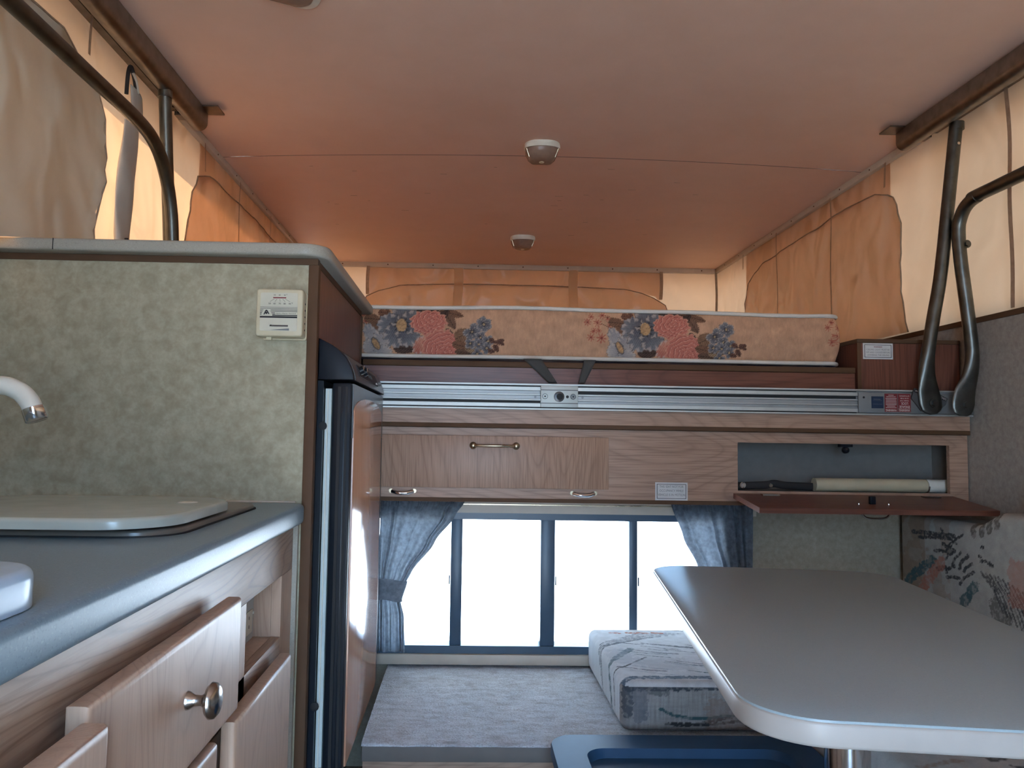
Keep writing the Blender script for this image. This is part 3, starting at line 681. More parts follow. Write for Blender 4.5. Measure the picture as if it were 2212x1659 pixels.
for x0, x1 in ((1.2445, 1.2830), (1.2850, 1.3230)):
    s = box('warning_sticker', x0, x1, yp-0.0008, yp-0.0001, 1.1185, 1.1725, REDINK, plt, label='dark red warning sticker printed upside down')
    xm = (x0+x1)/2; dn = ((-1, 0, 0), (0, 0, -1))
    text('lettering', 'WARNING', 0.033, 0.0062, (xm, yp-0.0012, 1.1232), *dn, LABELW, s, 0.02)
    if x0 < 1.26:
        boxes('small_print', [(xm-w, xm+w, yp-0.0013, yp-0.0008, z, z+0.0014) for w, z in ((0.016, 1.1305), (0.012, 1.1350), (0.016, 1.1395), (0.0165, 1.1440), (0.016, 1.1485), (0.0155, 1.1530), (0.0165, 1.1575), (0.014, 1.1625), (0.008, 1.1675))], LABELW, s)
    else:
        boxes('rule', [(x0+0.001, x1-0.001, yp-0.0013, yp-0.0008, 1.1277, 1.1283)], LABELW, s)
        for ln, w, hh, z in (('ENGAGE', 0.031, 0.0078, 1.1335), ('LOCK', 0.021, 0.0078, 1.1437), ('WHEN TOP', 0.027, 0.0036, 1.1522), ('IS IN THE', 0.024, 0.0036, 1.1592), ('UP POSITION', 0.030, 0.0036, 1.1662)):
            text('lettering', ln, w, hh, (xm, yp-0.0012, z), *dn, LABELW, s, 0.01)
lev = put('lock_lever', from_bm(prism([(1.322, 1.160), (1.332, 1.190), (1.362, 1.180), (1.405, 1.172), (1.432, 1.160), (1.425, 1.142), (1.40, 1.12), (1.352, 1.122)], 'y', yp-0.007, yp-0.001)), DKPLATE, plt, label='dark lock lever behind the pivots')
for (xa, za), (xb, zb), w in (((1.331, 1.188), (1.364, 1.180), 'WARN'), ((1.406, 1.172), (1.430, 1.160), 'LOCK')):
    ux = Vector((xb-xa, 0, zb-za)); L = ux.length; ux.normalize(); uz = Vector((-ux.z, 0, ux.x)); mid = Vector(((xa+xb)/2, yp-0.0085, (za+zb)/2))-uz*0.005
    pl = [mid+ux*sx*L*0.46+uz*sz*0.0052 for sx, sz in ((-1, -1), (1, -1), (1, 1), (-1, 1))]
    s = put('lever_sticker', from_bm(prism([(q.x, q.z) for q in pl], 'y', yp-0.0078, yp-0.0070)), INK, lev)
    text('lettering', w, L*0.75, 0.0055, tuple(mid), tuple(-ux), tuple(-uz), LABELW, s, 0.02)

# ------------------------------------------------------------------ berth: board, side box, platform, mattress
bp = thing('berth_platform', 'dark berth base under the floral mattress', 'platform', (0.3, 3.4, 1.16))
box('deck', -0.96, 1.188, 2.336, YF-0.01, 1.186, 1.234, VINYL, bp)
box('underside', -0.97, 1.513, 2.51, YF+0.03, 1.13, 1.185, ROOFM, bp)
bb = thing('berth_board', 'reddish oak board with brown lip below the mattress', 'board', (0.44, 2.32, 1.186))
box('board', -0.312, 1.188, 2.318, 2.333, 1.1855, 1.236, W_RED, bb)
box('lip', -0.312, 1.188, 2.312, 2.335, 1.2365, 1.254, VINYL, bb, bev=0.003)
sb = thing('berth_side_box', 'reddish brown wooden box at the right end of the berth', 'box', (1.35, 2.5, 1.19))
box('box_body', 1.196, 1.510, 2.312, 2.95, 1.1855, 1.330, W_REDZ, sb)
box('top_trim', 1.192, 1.512, 2.309, 2.95, 1.3305, 1.343, VINYL, sb, bev=0.003)
box('corner_trim', 1.192, 1.204, 2.309, 2.3115, 1.1855, 1.330, VINYL, sb)
notice(sb, 'warning_notice', 1.2105, 1.303, 1.281, 1.331-0.001, 2.3115, [('CEILING LIGHT MUST BE', 0.78), ('OFF AND COOLED BEFORE', 0.80), ('LOWERING THE CEILING', 0.74)], INKG, head='WARNING', label='white warning notice about the ceiling light')

# mattress with a woven floral print on its side
mt = thing('mattress', 'cream berth mattress with pink roses and blue flowers', 'mattress', (0.25, 2.9, 1.256))
mx0, mx1, my0, my1, mz0, mz1 = -0.82, 1.168, 2.362, 3.95, 1.270, 1.424
def paint_flowers(U, V, N):
    """U,V in pattern units (one unit about 1.44 mm), V down from the upper piping"""
    n1 = fbm(U*0.06, V*0.06, 71); n2 = fbm(U*0.5, V*0.12, 72); n3 = fbm(U*0.35, V*0.35, 73)
    C = np.empty((N, 3)); C[:] = (0.50, 0.36, 0.26)
    C *= (0.80+0.4*n1)[:, None]*(0.86+0.28*n2)[:, None]
    P = 521.0
    Um = np.mod(U+60, P)-60
    def blend(mask, col):
        m = np.clip(mask, 0, 1)[:, None]; C[:] = C*(1-m)+np.asarray(col)*m
    def rot(cx, cy, ang):
        a = math.radians(ang); dx = Um-cx; dy = V-cy
        return dx*math.cos(a)+dy*math.sin(a), -dx*math.sin(a)+dy*math.cos(a)
    def leaf(cx, cy, a, b, ang, c1=(0.10, 0.060, 0.042), c2=(0.27, 0.17, 0.115)):
        x, y = rot(cx, cy, ang); w = b*np.sqrt(np.clip(1-(x/a)**2, 0, 1))*(1-0.25*x/a)
        w *= 1+0.12*np.sin(x*1.7)
        m = ((np.abs(y) < w) & (np.abs(x) < a)).astype(float)
        veins = 0.5+0.5*np.sin(x*1.1+np.abs(y)*1.3); mix = np.clip(veins*0.7+0.5*n3-0.2, 0, 1)
        mid = np.exp(-(y/0.9)**2)
        col = np.asarray(c1)*(1-mix)[:, None]+np.asarray(c2)*mix[:, None]; col = col*(1-0.6*mid)[:, None]
        blend(m, col)
    def petal(cx, cy, a, b, ang, c1, c2, edge=0.3):
        x, y = rot(cx, cy, ang); th = np.arctan2(y/b, x/a); r = np.sqrt((x/a)**2+(y/b)**2)
        rim = 1+0.05*np.sin(th*9)+0.05*np.sin(th*17+1)
        m = (r < rim).astype(float); rr = r/rim
        st = 0.5+0.5*np.sin(y*1.6+0.35*np.sin(x*0.5)); g = np.clip((x/a+1)/2, 0, 1)
        k = np.clip(g*0.75+0.35*(st-0.5)+0.4*(n3-0.5), 0, 1)
        col = np.asarray(c1)*(1-k)[:, None]+np.asarray(c2)*k[:, None]
        spik = 0.74+0.17*np.sin(th*9+cx)+0.07*np.sin(th*21)
        lite = np.clip((rr-spik)/0.2, 0, 1)*(edge+0.15); col = col*(1-lite)[:, None]+np.array((0.52, 0.52, 0.52))*lite[:, None]
        col = col*(1-0.75*np.clip((rr-0.93)/0.07, 0, 1))[:, None]
        blend(m, col)
    BD = (0.05, 0.065, 0.095); BM = (0.22, 0.27, 0.34); BL = (0.50, 0.53, 0.56)
    def blue5(cx, cy, R, angs, c0=BD, c1=BM, core=True, asp=0.62):
        for a in angs:
            t = math.radians(a); petal(cx+R*0.56*math.cos(t), cy+R*0.56*math.sin(t), R*0.62, R*asp, a, c0, c1, 0.45)
        x, y = rot(cx, cy, 0); r = np.hypot(x, y); th = np.arctan2(y, x)
        blend(((r < R*0.42*(0.75+0.25*np.sin(th*11)))).astype(float)*0.75, (0.03, 0.03, 0.04))
        if core:
            blend((np.hypot(x/(R*0.25), y/(R*0.32)) < 1).astype(float), np.array((0.44, 0.33, 0.19))*(0.45+1.0*n3)[:, None])
    def rose(cx, cy, rx, ry, ox=0.1, oy=-0.1, turns=4.4, seed=1):
        x, y = rot(cx, cy, 0); th0 = np.arctan2(y/ry, x/rx); r0 = np.hypot(x/rx, y/ry)
        rim = 1+0.055*np.sin(th0*11+seed)+0.04*np.sin(th0*19)
        m = (r0 < rim).astype(float)
        xx = x/rx-ox; yy = y/ry-oy; r = np.hypot(xx, yy); th = np.arctan2(yy, xx)
        ruff = r*turns+0.22*np.sin(th*5+seed+r*3)+0.12*np.sin(th*11+2)+th/(2*math.pi)
        fr = np.mod(ruff, 1.0)
        dk = np.clip(1-np.abs(fr-0.06)/0.13, 0, 1); lt = np.clip(1-np.abs(fr-0.90)/0.10, 0, 1)
        base = np.array((0.47, 0.19, 0.165)); deep = np.array((0.17, 0.035, 0.035)); pale = np.array((0.74, 0.50, 0.44))
        col = np.tile(base, (N, 1))*(0.85+0.35*n3)[:, None]
        col = col*(1-0.85*dk)[:, None]+deep*(0.85*dk)[:, None]
        col = col*(1-0.85*lt)[:, None]+pale*(0.85*lt)[:, None]
        e = np.clip((r0/rim-0.88)/0.1, 0, 1)*0.6; col = col*(1-e)[:, None]+np.array((0.60, 0.38, 0.30))*e[:, None]
        blend(m, col)
    def line(x0, y0, x1, y1, w, col):
        dx, dy = x1-x0, y1-y0; L2 = dx*dx+dy*dy; t = np.clip(((Um-x0)*dx+(V-y0)*dy)/L2, 0, 1)
        d = np.hypot(Um-x0-t*dx, V-y0-t*dy); blend((d < w).astype(float)*0.9, col)
    # red sprays
    for cx, cy, r in ((2, 20, 9), (23, 21, 10), (10, 8, 8), (34, 5, 9), (15, 39, 8), (9, 53, 10), (32, 54, 12), (45, 10, 8), (26, 38, 7), (49, 26, 8)):
        x, y = rot(cx, cy, 0); rr = np.hypot(x, y); th = np.arctan2(y, x)
        blend(((rr < r*(0.62+0.38*np.sin(th*8+cx)))*0.8), (0.36, 0.10, 0.075)); blend((rr < r*0.2)*0.8, (0.16, 0.03, 0.03))
    for l in ((40, 6, 72, 12), (52, 22, 80, 26), (30, 22, 60, 36), (60, 40, 78, 34), (88, 52, 112, 50), (72, 46, 88, 54)): line(*l, 0.8, (0.12, 0.06, 0.04))
    leaf(72, 24, 26, 11, 20); leaf(80, 36, 24, 11, 38); leaf(64, 20, 18, 7, 5)
    for c in ((84, 6, 9, 8, 40), (94, 6, 9, 7, 110), (90, 12, 8, 6, 10)): leaf(*c, c1=(0.07, 0.035, 0.028), c2=(0.26, 0.15, 0.10))
    leaf(182, 2, 30, 7, 0, (0.02, 0.015, 0.015), (0.06, 0.045, 0.04))
    leaf(232, 6, 26, 9, 14); leaf(230, 24, 19, 10, 58, (0.09, 0.055, 0.045), (0.24, 0.17, 0.125)); leaf(216, 8, 14, 9, -50, (0.03, 0.02, 0.02), (0.10, 0.07, 0.06))
    leaf(132, 84, 22, 11, 4, (0.03, 0.02, 0.02), (0.12, 0.085, 0.075)); leaf(232, 54, 18, 6, 52, (0.03, 0.025, 0.03), (0.10, 0.08, 0.08))
    # folded blue flower, lower left
    petal(64, 60, 32, 15, 65, BM, BL, 0.5); petal(86, 66, 22, 15, 40, BM, (0.45, 0.46, 0.46), 0.6); petal(60, 82, 16, 18, 170, BM, BL, 0.5); petal(88, 90, 20, 12, 10, BM, BL, 0.5)
    x, y = rot(72, 74, 60); blend((np.hypot(x/15, y/8) < 1)*0.8, (0.05, 0.055, 0.07)); blend((np.hypot(x/13, y/5.5) < 1).astype(float), np.array((0.42, 0.30, 0.17))*(0.4+1.1*n3)[:, None])
    blue5(126, 33, 44, (-80, 178, 118, 52, -18))
    rose(183, 26, 39, 28, 0.25, -0.2, 4.0, 1)
    petal(166, 76, 22, 14, -60, (0.36, 0.12, 0.10), (0.62, 0.40, 0.33), 0.5)
    rose(212, 76, 43, 34, 0.25, 0.35, 4.4, 3)
    leaf(257, 53, 19, 15, -30, (0.10, 0.065, 0.045), (0.34, 0.24, 0.16)); leaf(254, 76, 20, 9, 12); leaf(262, 90, 22, 7, 6, (0.06, 0.04, 0.035), (0.2, 0.14, 0.10)); leaf(280, 82, 18, 8, 0, (0.12, 0.10, 0.07), (0.42, 0.35, 0.24))
    for a in ((276, 46, 17, (-70, 170, 110, 40, -15)), (301, 30, 15, (-100, -30, 20, 80, 150, 210)), (294, 58, 12, (-60, 10, 80, 150, 220)), (310, 66, 12, (-60, 10, 80, 150, 220)), (273, 71, 11, (-20, 60, 140, 220)), (291, 72, 10, (0, 90, 180, 270)), (308, 80, 11, (20, 100, 180, 260)), (288, 92, 11, (10, 90, 170, 260))):
        blue5(a[0], a[1], a[2], a[3], core=False, asp=0.5); x, y = rot(a[0], a[1], 0); blend((np.hypot(x, y) < 2.2)*1.0, (0.40, 0.34, 0.22))
    for c in ((320, 65, 8, 5, 30), (336, 66, 9, 6, -20), (328, 80, 9, 6, 60), (340, 70, 6, 4, 30), (318, 86, 8, 5, 10)): leaf(*c, c1=(0.06, 0.03, 0.028), c2=(0.22, 0.13, 0.10))
    return C*np.array((1.08, 0.86, 0.72))
me, co = grid_box(mx0, mx1, my0, my1, mz0, mz1, 0.0028, 0.016, steps=(760, 40, 62))
u = (co[:, 0]-0.369)/0.001443; v = (mz1-0.012-co[:, 2])/0.00143-0.012*(u-200)*0
right = co[:, 0] > mx1-0.016; u = np.where(right, u+(co[:, 1]-my0)/0.00144, u)
cols = paint_flowers(u, v, len(co))
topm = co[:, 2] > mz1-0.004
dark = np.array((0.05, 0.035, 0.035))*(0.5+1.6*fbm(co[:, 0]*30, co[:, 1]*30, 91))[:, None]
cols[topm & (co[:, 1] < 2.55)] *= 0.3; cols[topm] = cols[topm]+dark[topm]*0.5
# soft bulge of the stuffed side
wv = 0.006*np.sin(co[:, 0]*4.2+0.6)+0.003*np.sin(co[:, 0]*11)
f = np.clip((co[:, 2]-mz0)/(mz1-mz0), 0, 1); bul = 0.014*np.sin(np.pi*f)*(co[:, 1] < my0+0.02)
co[:, 1] -= bul; co[:, 2] += wv*0.5*f
dx = co[:, 0]-(mx1-0.045); dy = (my0+0.045)-co[:, 1]; mk = (dx > 0) & (dy > 0)
sc = np.where(mk, np.maximum(dx, dy)/np.maximum(np.hypot(dx, dy), 1e-6), 1.0)
co[:, 0] = np.where(mk, mx1-0.045+dx*sc, co[:, 0]); co[:, 1] = np.where(mk, my0+0.045-dy*sc, co[:, 1])
co[:, 0] += 0.010*np.sin(np.pi*f)*(co[:, 0] > mx1-0.03)
me.vertices.foreach_set('co', co.ravel()); me.update(); set_print(me, cols)
put('mattress_body', me, M_PRINT, mt, smooth=180)
me, co = grid_box(mx0+0.01, mx1-0.012, my0+0.006, my1-0.01, 1.2555, 1.272, 0.01, 0.006, steps=(180, 60, 3))
cols = np.array((0.055, 0.036, 0.034))*(0.3+1.9*fbm(co[:, 0]*26, co[:, 1]*26, 93))[:, None]; cols[fbm(co[:, 0]*9, co[:, 1]*9, 95) > 0.56] *= (0.35, 0.4, 0.6)
set_print(me, cols); put('underside', me, M_PRINT, mt, smooth=180)
for z, k, nm in ((mz1-0.002, 0.5, 'piping'), (mz0+0.001, 0.15, 'piping')):
    pts = []
    for x in np.linspace(mx0, mx1-0.045, 70): pts.append((x, my0-0.001, z+k*(0.006*math.sin(x*4.2+0.6)+0.003*math.sin(x*11))))
    z1 = pts[-1][2]
    for a in np.linspace(0, math.pi/2, 8)[1:]: pts.append((mx1-0.045+0.046*math.sin(a), my0+0.045-0.046*math.cos(a), z1))
    for yy in np.linspace(my0+0.06, my1, 20): pts.append((mx1+0.001, yy, z1))
    tube(nm, pts, 0.0065, PIPING, mt, 10)

# webbing straps hanging over the board
def strap(label, top0, top1, bot0, bot1):
    def f(s, t):
        a = Vector(top0).lerp(Vector(top1), s); b = Vector(bot0).lerp(Vector(bot1), s); p = a.lerp(b, t)
        p.y -= 0.004*math.sin(math.pi*t)+0.003*s; return tuple(p)
    o = sheet('webbing_strap', f, 4, 12, STRAPK, None, thick=0.0016); tag(o, label, 'strap', 'straps below the mattress'); return o
strap('grey webbing strap slanting down left of the latch block', (0.171, 2.307, 1.262), (0.225, 2.307, 1.262), (0.249, 2.306, 1.19), (0.274, 2.306, 1.19))
strap('grey webbing strap slanting down right of the latch block', (0.355, 2.307, 1.262), (0.391, 2.307, 1.262), (0.337, 2.306, 1.19), (0.356, 2.306, 1.19))

# ------------------------------------------------------------------ curtain track and curtains
ct = thing('curtain_track', 'pale curtain valance with gold rails above the window', 'curtain track', (0.27, 2.45, 0.80))
box('valance', -0.31, 0.93, 2.448, 2.451, 0.786, 0.832, CREAMTRIM, ct)
boxes('gold_rail', [(-0.31, 0.93, 2.442, 2.4475, 0.812, 0.815), (-0.31, 0.93, 2.438, 2.4475, 0.823, 0.827)], BRASSY, ct)
def curtain(name, label, prof, folds, seed, tie, y=2.428, amp=0.010):
    """prof: (z, x_left, x_right); tie: (z0, z1)"""
    c = thing(name, label, 'curtain', ((prof[0][1]+prof[0][2])/2, y, prof[-1][0]), 'blue grey curtains')
    zs = prof[0][0]; ze = prof[-1][0]; zl = sorted([(p[0], p[1]) for p in prof]); zr = sorted([(p[0], p[2]) for p in prof])
    def f(s, t):
        z = zs+(ze-zs)*t; a = smoothi(z, zl); b = smoothi(z, zr); w = b-a
        k = min(1.0, 0.35+3.2*t) if t < 0.2 else 1.0
        ss = s+0.02*math.sin(s*19+z*9+seed)
        ph = folds*2*math.pi*ss+0.8*math.sin(z*7+seed)
        am = amp*k*(0.7+0.5*math.sin(s*7+seed))*(0.75 if tie[0] < z < tie[1] else 1)
        if t < 0.06: am += 0.003*math.sin(s*140)
        return (a+w*s+0.004*math.sin(ph*0.5), y-0.006+am*math.sin(ph), z)
    sheet('cloth', f, 150, 60, CURT, c, thick=0.0)
    zm = (tie[0]+tie[1])/2; a0 = smoothi(tie[1], zl)-0.004; b0 = smoothi(tie[1], zr)+0.004
    def g(s, t):
        z = tie[1]+(tie[0]-tie[1])*t+0.004*math.sin(s*5); a = smoothi(z, zl)-0.003; b = smoothi(z, zr)+0.002
        return (a+(b-a)*s, y-0.019-0.004*math.sin(math.pi*s)+0.010*(abs(2*s-1)**6), z)
    sheet('tieback', g, 24, 10, TIEB, c)
    return c
curtain('curtain', 'blue grey curtain tied back beside the refrigerator', [(0.822, -0.262, 0.000), (0.78, -0.262, -0.028), (0.696, -0.262, -0.090), (0.60, -0.264, -0.160), (0.575, -0.264, -0.173), (0.52, -0.264, -0.188), (0.47, -0.264, -0.176), (0.362, -0.262, -0.172)], 6, 1.0, (0.518, 0.582))
curtain('curtain', 'blue grey curtain right of the window above the table', [(0.824, 0.651, 0.907), (0.72, 0.690, 0.905), (0.63, 0.735, 0.903), (0.58, 0.775, 0.902), (0.52, 0.785, 0.902), (0.45, 0.770, 0.902)], 6.5, 2.6, (0.52, 0.575), y=2.432)
def side_curtain():
    c = thing('curtain', 'blue curtain of the side window at the right picture edge', 'curtain', (1.485, 1.5, 0.85), 'blue grey curtains')
    def f(s, t):
        z = 1.26-0.403*t; y = 1.02+(2.035-1.02-(0.10*(1-t)))*s
        return (1.490-0.010*math.sin(s*80), y, z)
    sheet('cloth', f, 160, 10, CURT, c)
side_curtain()

# ------------------------------------------------------------------ dinette cushions
SN = {}
def stroke(Uv, Vv, C, pts, w, col, al=0.9, rough=0.5, seed=0):
    key = (len(Uv), float(Uv[7]), float(Vv[7]), float(Uv[-9]), float(Vv[-9]), float(Uv.sum()), seed % 2)
    if key not in SN: SN[key] = fbm(Uv*140, Vv*140, 100+seed % 2)
    n = SN[key]
    for (x0, y0), (x1, y1) in zip(pts, pts[1:]):
        dx, dy = x1-x0, y1-y0; L2 = dx*dx+dy*dy+1e-12; t = np.clip(((Uv-x0)*dx+(Vv-y0)*dy)/L2, 0, 1)
        d = np.hypot(Uv-x0-t*dx, Vv-y0-t*dy); m = (d < w*(0.55+rough*1.2*n)).astype(float)*al*(0.6+0.5*(n > 0.45))
        m = np.clip(m, 0, 1)[:, None]; C[:] = C*(1-m)+np.asarray(col)*m
def patch(Uv, Vv, C, x0, x1, y0, y1, col, al=0.6, seed=0, soft=0.012):
    n = fbm(Uv*120, Vv*120, 140+seed); e = soft*(n-0.5)*2
    m = ((Uv > x0+e) & (Uv < x1-e) & (Vv > y0+e) & (Vv < y1-e)).astype(float)*al*(0.55+0.7*n)
    m = np.clip(m, 0, 1)[:, None]; C[:] = C*(1-m)+np.asarray(col)*m
def seat_base(N, a, b):
    C = np.empty((N, 3)); C[:] = (0.64, 0.66, 0.68); C *= (0.84+0.3*fbm(a*60, b*60, 121))[:, None]; return C
TEAL = (0.05, 0.105, 0.115); CHAR = (0.035, 0.038, 0.042); RUST = (0.40, 0.16, 0.11); TAN = (0.36, 0.27, 0.20); SLATE = (0.13, 0.145, 0.17); OLIVE = (0.24, 0.24, 0.15)
# front cushion
cu = thing('seat_cushion', 'white patterned seat cushion on the carpet before the window', 'cushion', (0.9, 2.2, 0.312), 'dinette cushions')
me, co = grid_box(0.392, 1.372, 1.912, 2.436, 0.316, 0.436, 0.0026, 0.022)
X, Y, Z = co.T; N = len(co)
front = (Y < 1.936) & (Z < 0.424)
C = seat_base(N, X, Y)
Wu = np.where(X < 0.410, X-(0.434-Z), X)             # unroll the left side
a, b = Wu, Y
for i in range(11):
    x = 0.375+i*0.024; stroke(a, b, C, [(x-0.10, 2.16+0.02*i), (x, 2.20+0.018*i), (x+0.05, 2.25+0.012*i)], 0.0034, SLATE, 0.8, 0.7, i)
stroke(a, b, C, [(0.30, 2.04), (0.41, 2.10), (0.455, 2.17), (0.475, 2.20)], 0.013, TEAL, 0.75, 0.4, 3)
stroke(a, b, C, [(0.31, 2.00), (0.42, 2.03), (0.50, 2.12)], 0.0035, CHAR, 0.8, 0.6, 4)
patch(a, b, C, 0.47, 0.60, 2.00, 2.11, (0.30, 0.33, 0.38), 0.35, 5, 0.03)
for k, x in enumerate((0.465, 0.515, 0.55, 0.595)): stroke(a, b, C, [(x-0.012, 2.380), (x+0.012, 2.374)], 0.011, RUST, 0.9, 0.25, k)
for i in range(12):
    x = 0.52+0.03*i; y = 2.26-0.010*i; stroke(a, b, C, [(x, y), (x+0.10, y-0.045), (x+0.22, y-0.055)], 0.0034, SLATE, 0.8, 0.8, i)
for i in range(6): stroke(a, b, C, [(0.56+0.03*i, 2.43-0.006*i), (0.70+0.03*i, 2.405-0.006*i)], 0.0035, SLATE, 0.7, 0.6, i)
for i in range(26):
    rs = np.random.RandomState(i+900); x = rs.uniform(0.40, 0.80); y = rs.uniform(1.98, 2.32); l = rs.uniform(0.04, 0.13)
    stroke(a, b, C, [(x, y), (x+l*0.6, y-l*0.28), (x+l, y-l*0.36)], rs.uniform(0.0022, 0.0042), (SLATE, TEAL, SLATE, (0.32, 0.36, 0.42))[i % 4], 0.75, 0.7, i)
patch(a, b, C, 0.64, 0.74, 2.02, 2.10, (0.34, 0.38, 0.44), 0.5, 15, 0.03); patch(a, b, C, 0.40, 0.47, 2.06, 2.20, (0.38, 0.42, 0.48), 0.45, 16, 0.03)
patch(a, b, C, 0.78, 0.95, 2.23, 2.30, RUST, 0.6, 6); patch(a, b, C, 0.80, 1.05, 2.37, 2.42, RUST, 0.5, 7); patch(a, b, C, 0.74, 0.92, 2.14, 2.20, OLIVE, 0.5, 8); patch(a, b, C, 0.70, 0.84, 2.06, 2.12, RUST, 0.55, 9)
for i in range(9): stroke(a, b, C, [(0.70+0.018*i, 2.07-0.004*i), (0.715+0.018*i, 2.03-0.004*i)], 0.008, TEAL, 0.6, 0.7, i)
stroke(a, b, C, [(0.30, 1.925), (0.395, 1.93), (0.43, 1.945), (0.60, 1.95), (0.74, 1.935)], 0.012, (0.10, 0.14, 0.19), 0.85, 0.6, 11)
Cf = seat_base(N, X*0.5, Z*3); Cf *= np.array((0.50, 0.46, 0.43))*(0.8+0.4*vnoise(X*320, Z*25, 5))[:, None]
a, b = X, Z
stroke(a, b, Cf, [(0.408, 0.43), (0.406, 0.36)], 0.012, (0.07, 0.085, 0.10), 0.8, 0.7, 1); stroke(a, b, Cf, [(0.41, 0.423), (0.60, 0.427), (0.66, 0.43)], 0.010, (0.055, 0.065, 0.08), 0.9, 0.8, 2)
patch(a, b, Cf, 0.42, 0.455, 0.34, 0.42, (0.12, 0.13, 0.16), 0.65, 3, 0.01); stroke(a, b, Cf, [(0.46, 0.418), (0.50, 0.412)], 0.010, (0.08, 0.09, 0.10), 0.6, 0.9, 12)
stroke(a, b, Cf, [(0.487, 0.372), (0.52, 0.356), (0.56, 0.350), (0.60, 0.350), (0.665, 0.357)], 0.0042, TEAL, 0.95, 0.6, 4); stroke(a, b, Cf, [(0.50, 0.336), (0.57, 0.336), (0.66, 0.352)], 0.0038, CHAR, 0.9, 0.6, 5); stroke(a, b, Cf, [(0.52, 0.332), (0.62, 0.336), (0.72, 0.35)], 0.0038, CHAR, 0.9, 0.6, 6)
patch(a, b, Cf, 0.60, 0.80, 0.315, 0.40, (0.26, 0.17, 0.13), 0.55, 7, 0.02); stroke(a, b, Cf, [(0.70, 0.335), (0.78, 0.328)], 0.006, CHAR, 0.9, 0.7, 9)
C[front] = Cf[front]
co[:, 2] += np.where(co[:, 2] > 0.40, 0.004*np.sin((X-0.39)/0.98*np.pi)*np.sin((Y-1.91)/0.53*np.pi), 0)
me.vertices.foreach_set('co', co.ravel()); me.update(); set_print(me, C); put('cushion_cover', me, M_SEAT, cu, smooth=180)
# back cushion on the right wall
cu = thing('back_cushion', 'patterned backrest cushion standing against the right wall', 'cushion', (1.44, 1.9, 0.436), 'dinette cushions')
me, co = grid_box(1.382, 1.512, 0.80, 2.436, 0.437, 0.850, 0.0032, 0.022)
X, Y, Z = co.T; N = len(co); a, b = Y, Z; C = seat_base(N, Y, Z)
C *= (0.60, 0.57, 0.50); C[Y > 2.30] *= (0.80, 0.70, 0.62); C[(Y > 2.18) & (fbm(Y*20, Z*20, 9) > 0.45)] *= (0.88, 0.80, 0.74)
for i, (y0, z0, y1, z1, w) in enumerate(((2.36, .785, 2.16, .80, .008), (2.33, .77, 2.17, .79, .007), (2.22, .815, 2.15, .775, .005), (2.21, .765, 2.16, .75, .008), (2.25, .735, 2.17, .745, .006), (2.14, .80, 2.20, .74, .004), (2.12, .81, 2.18, .755, .004), (2.16, .745, 2.20, .715, .005), (2.13, .75, 2.17, .70, .006), (2.10, .745, 2.14, .695, .007), (2.085, .72, 2.12, .69, .006), (2.16, .70, 2.20, .67, .006), (2.20, .685, 2.24, .675, .009), (2.08, .695, 2.14, .645, .006), (2.14, .665, 2.20, .655, .006))):
    stroke(a, b, C, [(y0, z0), ((y0+y1)/2+.01, (z0+z1)/2), (y1, z1)], w*0.9, CHAR, 0.85, 0.7, i)
stroke(a, b, C, [(2.26, .70), (2.36, .63), (2.40, .59)], 0.018, TEAL, 0.85, 0.7, 20); stroke(a, b, C, [(2.22, .70), (2.26, .66), (2.30, .61), (2.32, .58)], 0.022, RUST, 0.65, 0.6, 21)
stroke(a, b, C, [(2.075, .655), (2.10, .62), (2.13, .585)], 0.016, TEAL, 0.8, 0.7, 22); stroke(a, b, C, [(1.985, .60), (1.97, .56)], 0.03, (0.10, 0.095, 0.085), 0.7, 0.9, 23)
for k, y in enumerate((2.08, 2.045, 2.015, 1.985)): stroke(a, b, C, [(y, .855), (y-0.004, .815)], 0.011, (0.09, 0.08, 0.07), 0.75, 0.7, k)
for k, (y, z) in enumerate(((2.045, .775), (2.055, .75), (2.05, .735), (2.035, .732), (2.02, .725), (2.01, .718))): stroke(a, b, C, [(y, z), (y-0.006, z-0.002)], 0.006, CHAR, 0.9, 0.5, k)
for i in range(12): y = 2.05-0.017*i; stroke(a, b, C, [(y, .70-0.004*i), (y-0.05, .65-0.006*i), (y-0.08, .60-0.008*i)], 0.0035, CHAR, 0.75, 0.8, i)
patch(a, b, C, 1.84, 1.945, .62, .74, RUST, 0.55, 4)
for i in range(40):
    rs = np.random.RandomState(i+300); y = rs.uniform(0.85, 1.8); z = rs.uniform(.46, .82); stroke(a, b, C, [(y, z), (y+rs.uniform(-.1, .1), z+rs.uniform(-.06, .06))], rs.uniform(.003, .015), (CHAR, TEAL, RUST, TAN)[i % 4], 0.7, 0.7, i % 8)
kk = np.clip((Y-1.98)/0.08, 0, 1); co[:, 2] = np.where(Z > 0.6, 0.6+(Z-0.6)*(1-kk*0.16), Z); me.vertices.foreach_set('co', co.ravel()); me.update()
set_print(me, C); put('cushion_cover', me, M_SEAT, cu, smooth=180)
# right seat cushion
cu = thing('seat_cushion', 'patterned seat cushion on the bench below the table', 'cushion', (1.1, 1.0, 0.309), 'dinette cushions')
me, co = grid_box(0.806, 1.378, 0.28, 1.904, 0.317, 0.434, 0.006, 0.022)
X, Y, Z = co.T; N = len(co); a, b = X, Y; C = seat_base(N, X, Y)
C *= (0.75, 0.70, 0.64)
for i in range(46):
    rs = np.random.RandomState(i+500); x = rs.uniform(.80, 1.35); y = rs.uniform(.35, 1.85); stroke(a, b, C, [(x, y), (x+rs.uniform(.02, .16), y+rs.uniform(-.05, .05))], rs.uniform(.003, .010), (CHAR, TEAL, TAN, CHAR)[i % 4], 0.75, 0.7, i % 8)
set_print(me, C); put('cushion_cover', me, M_SEAT, cu, smooth=180)

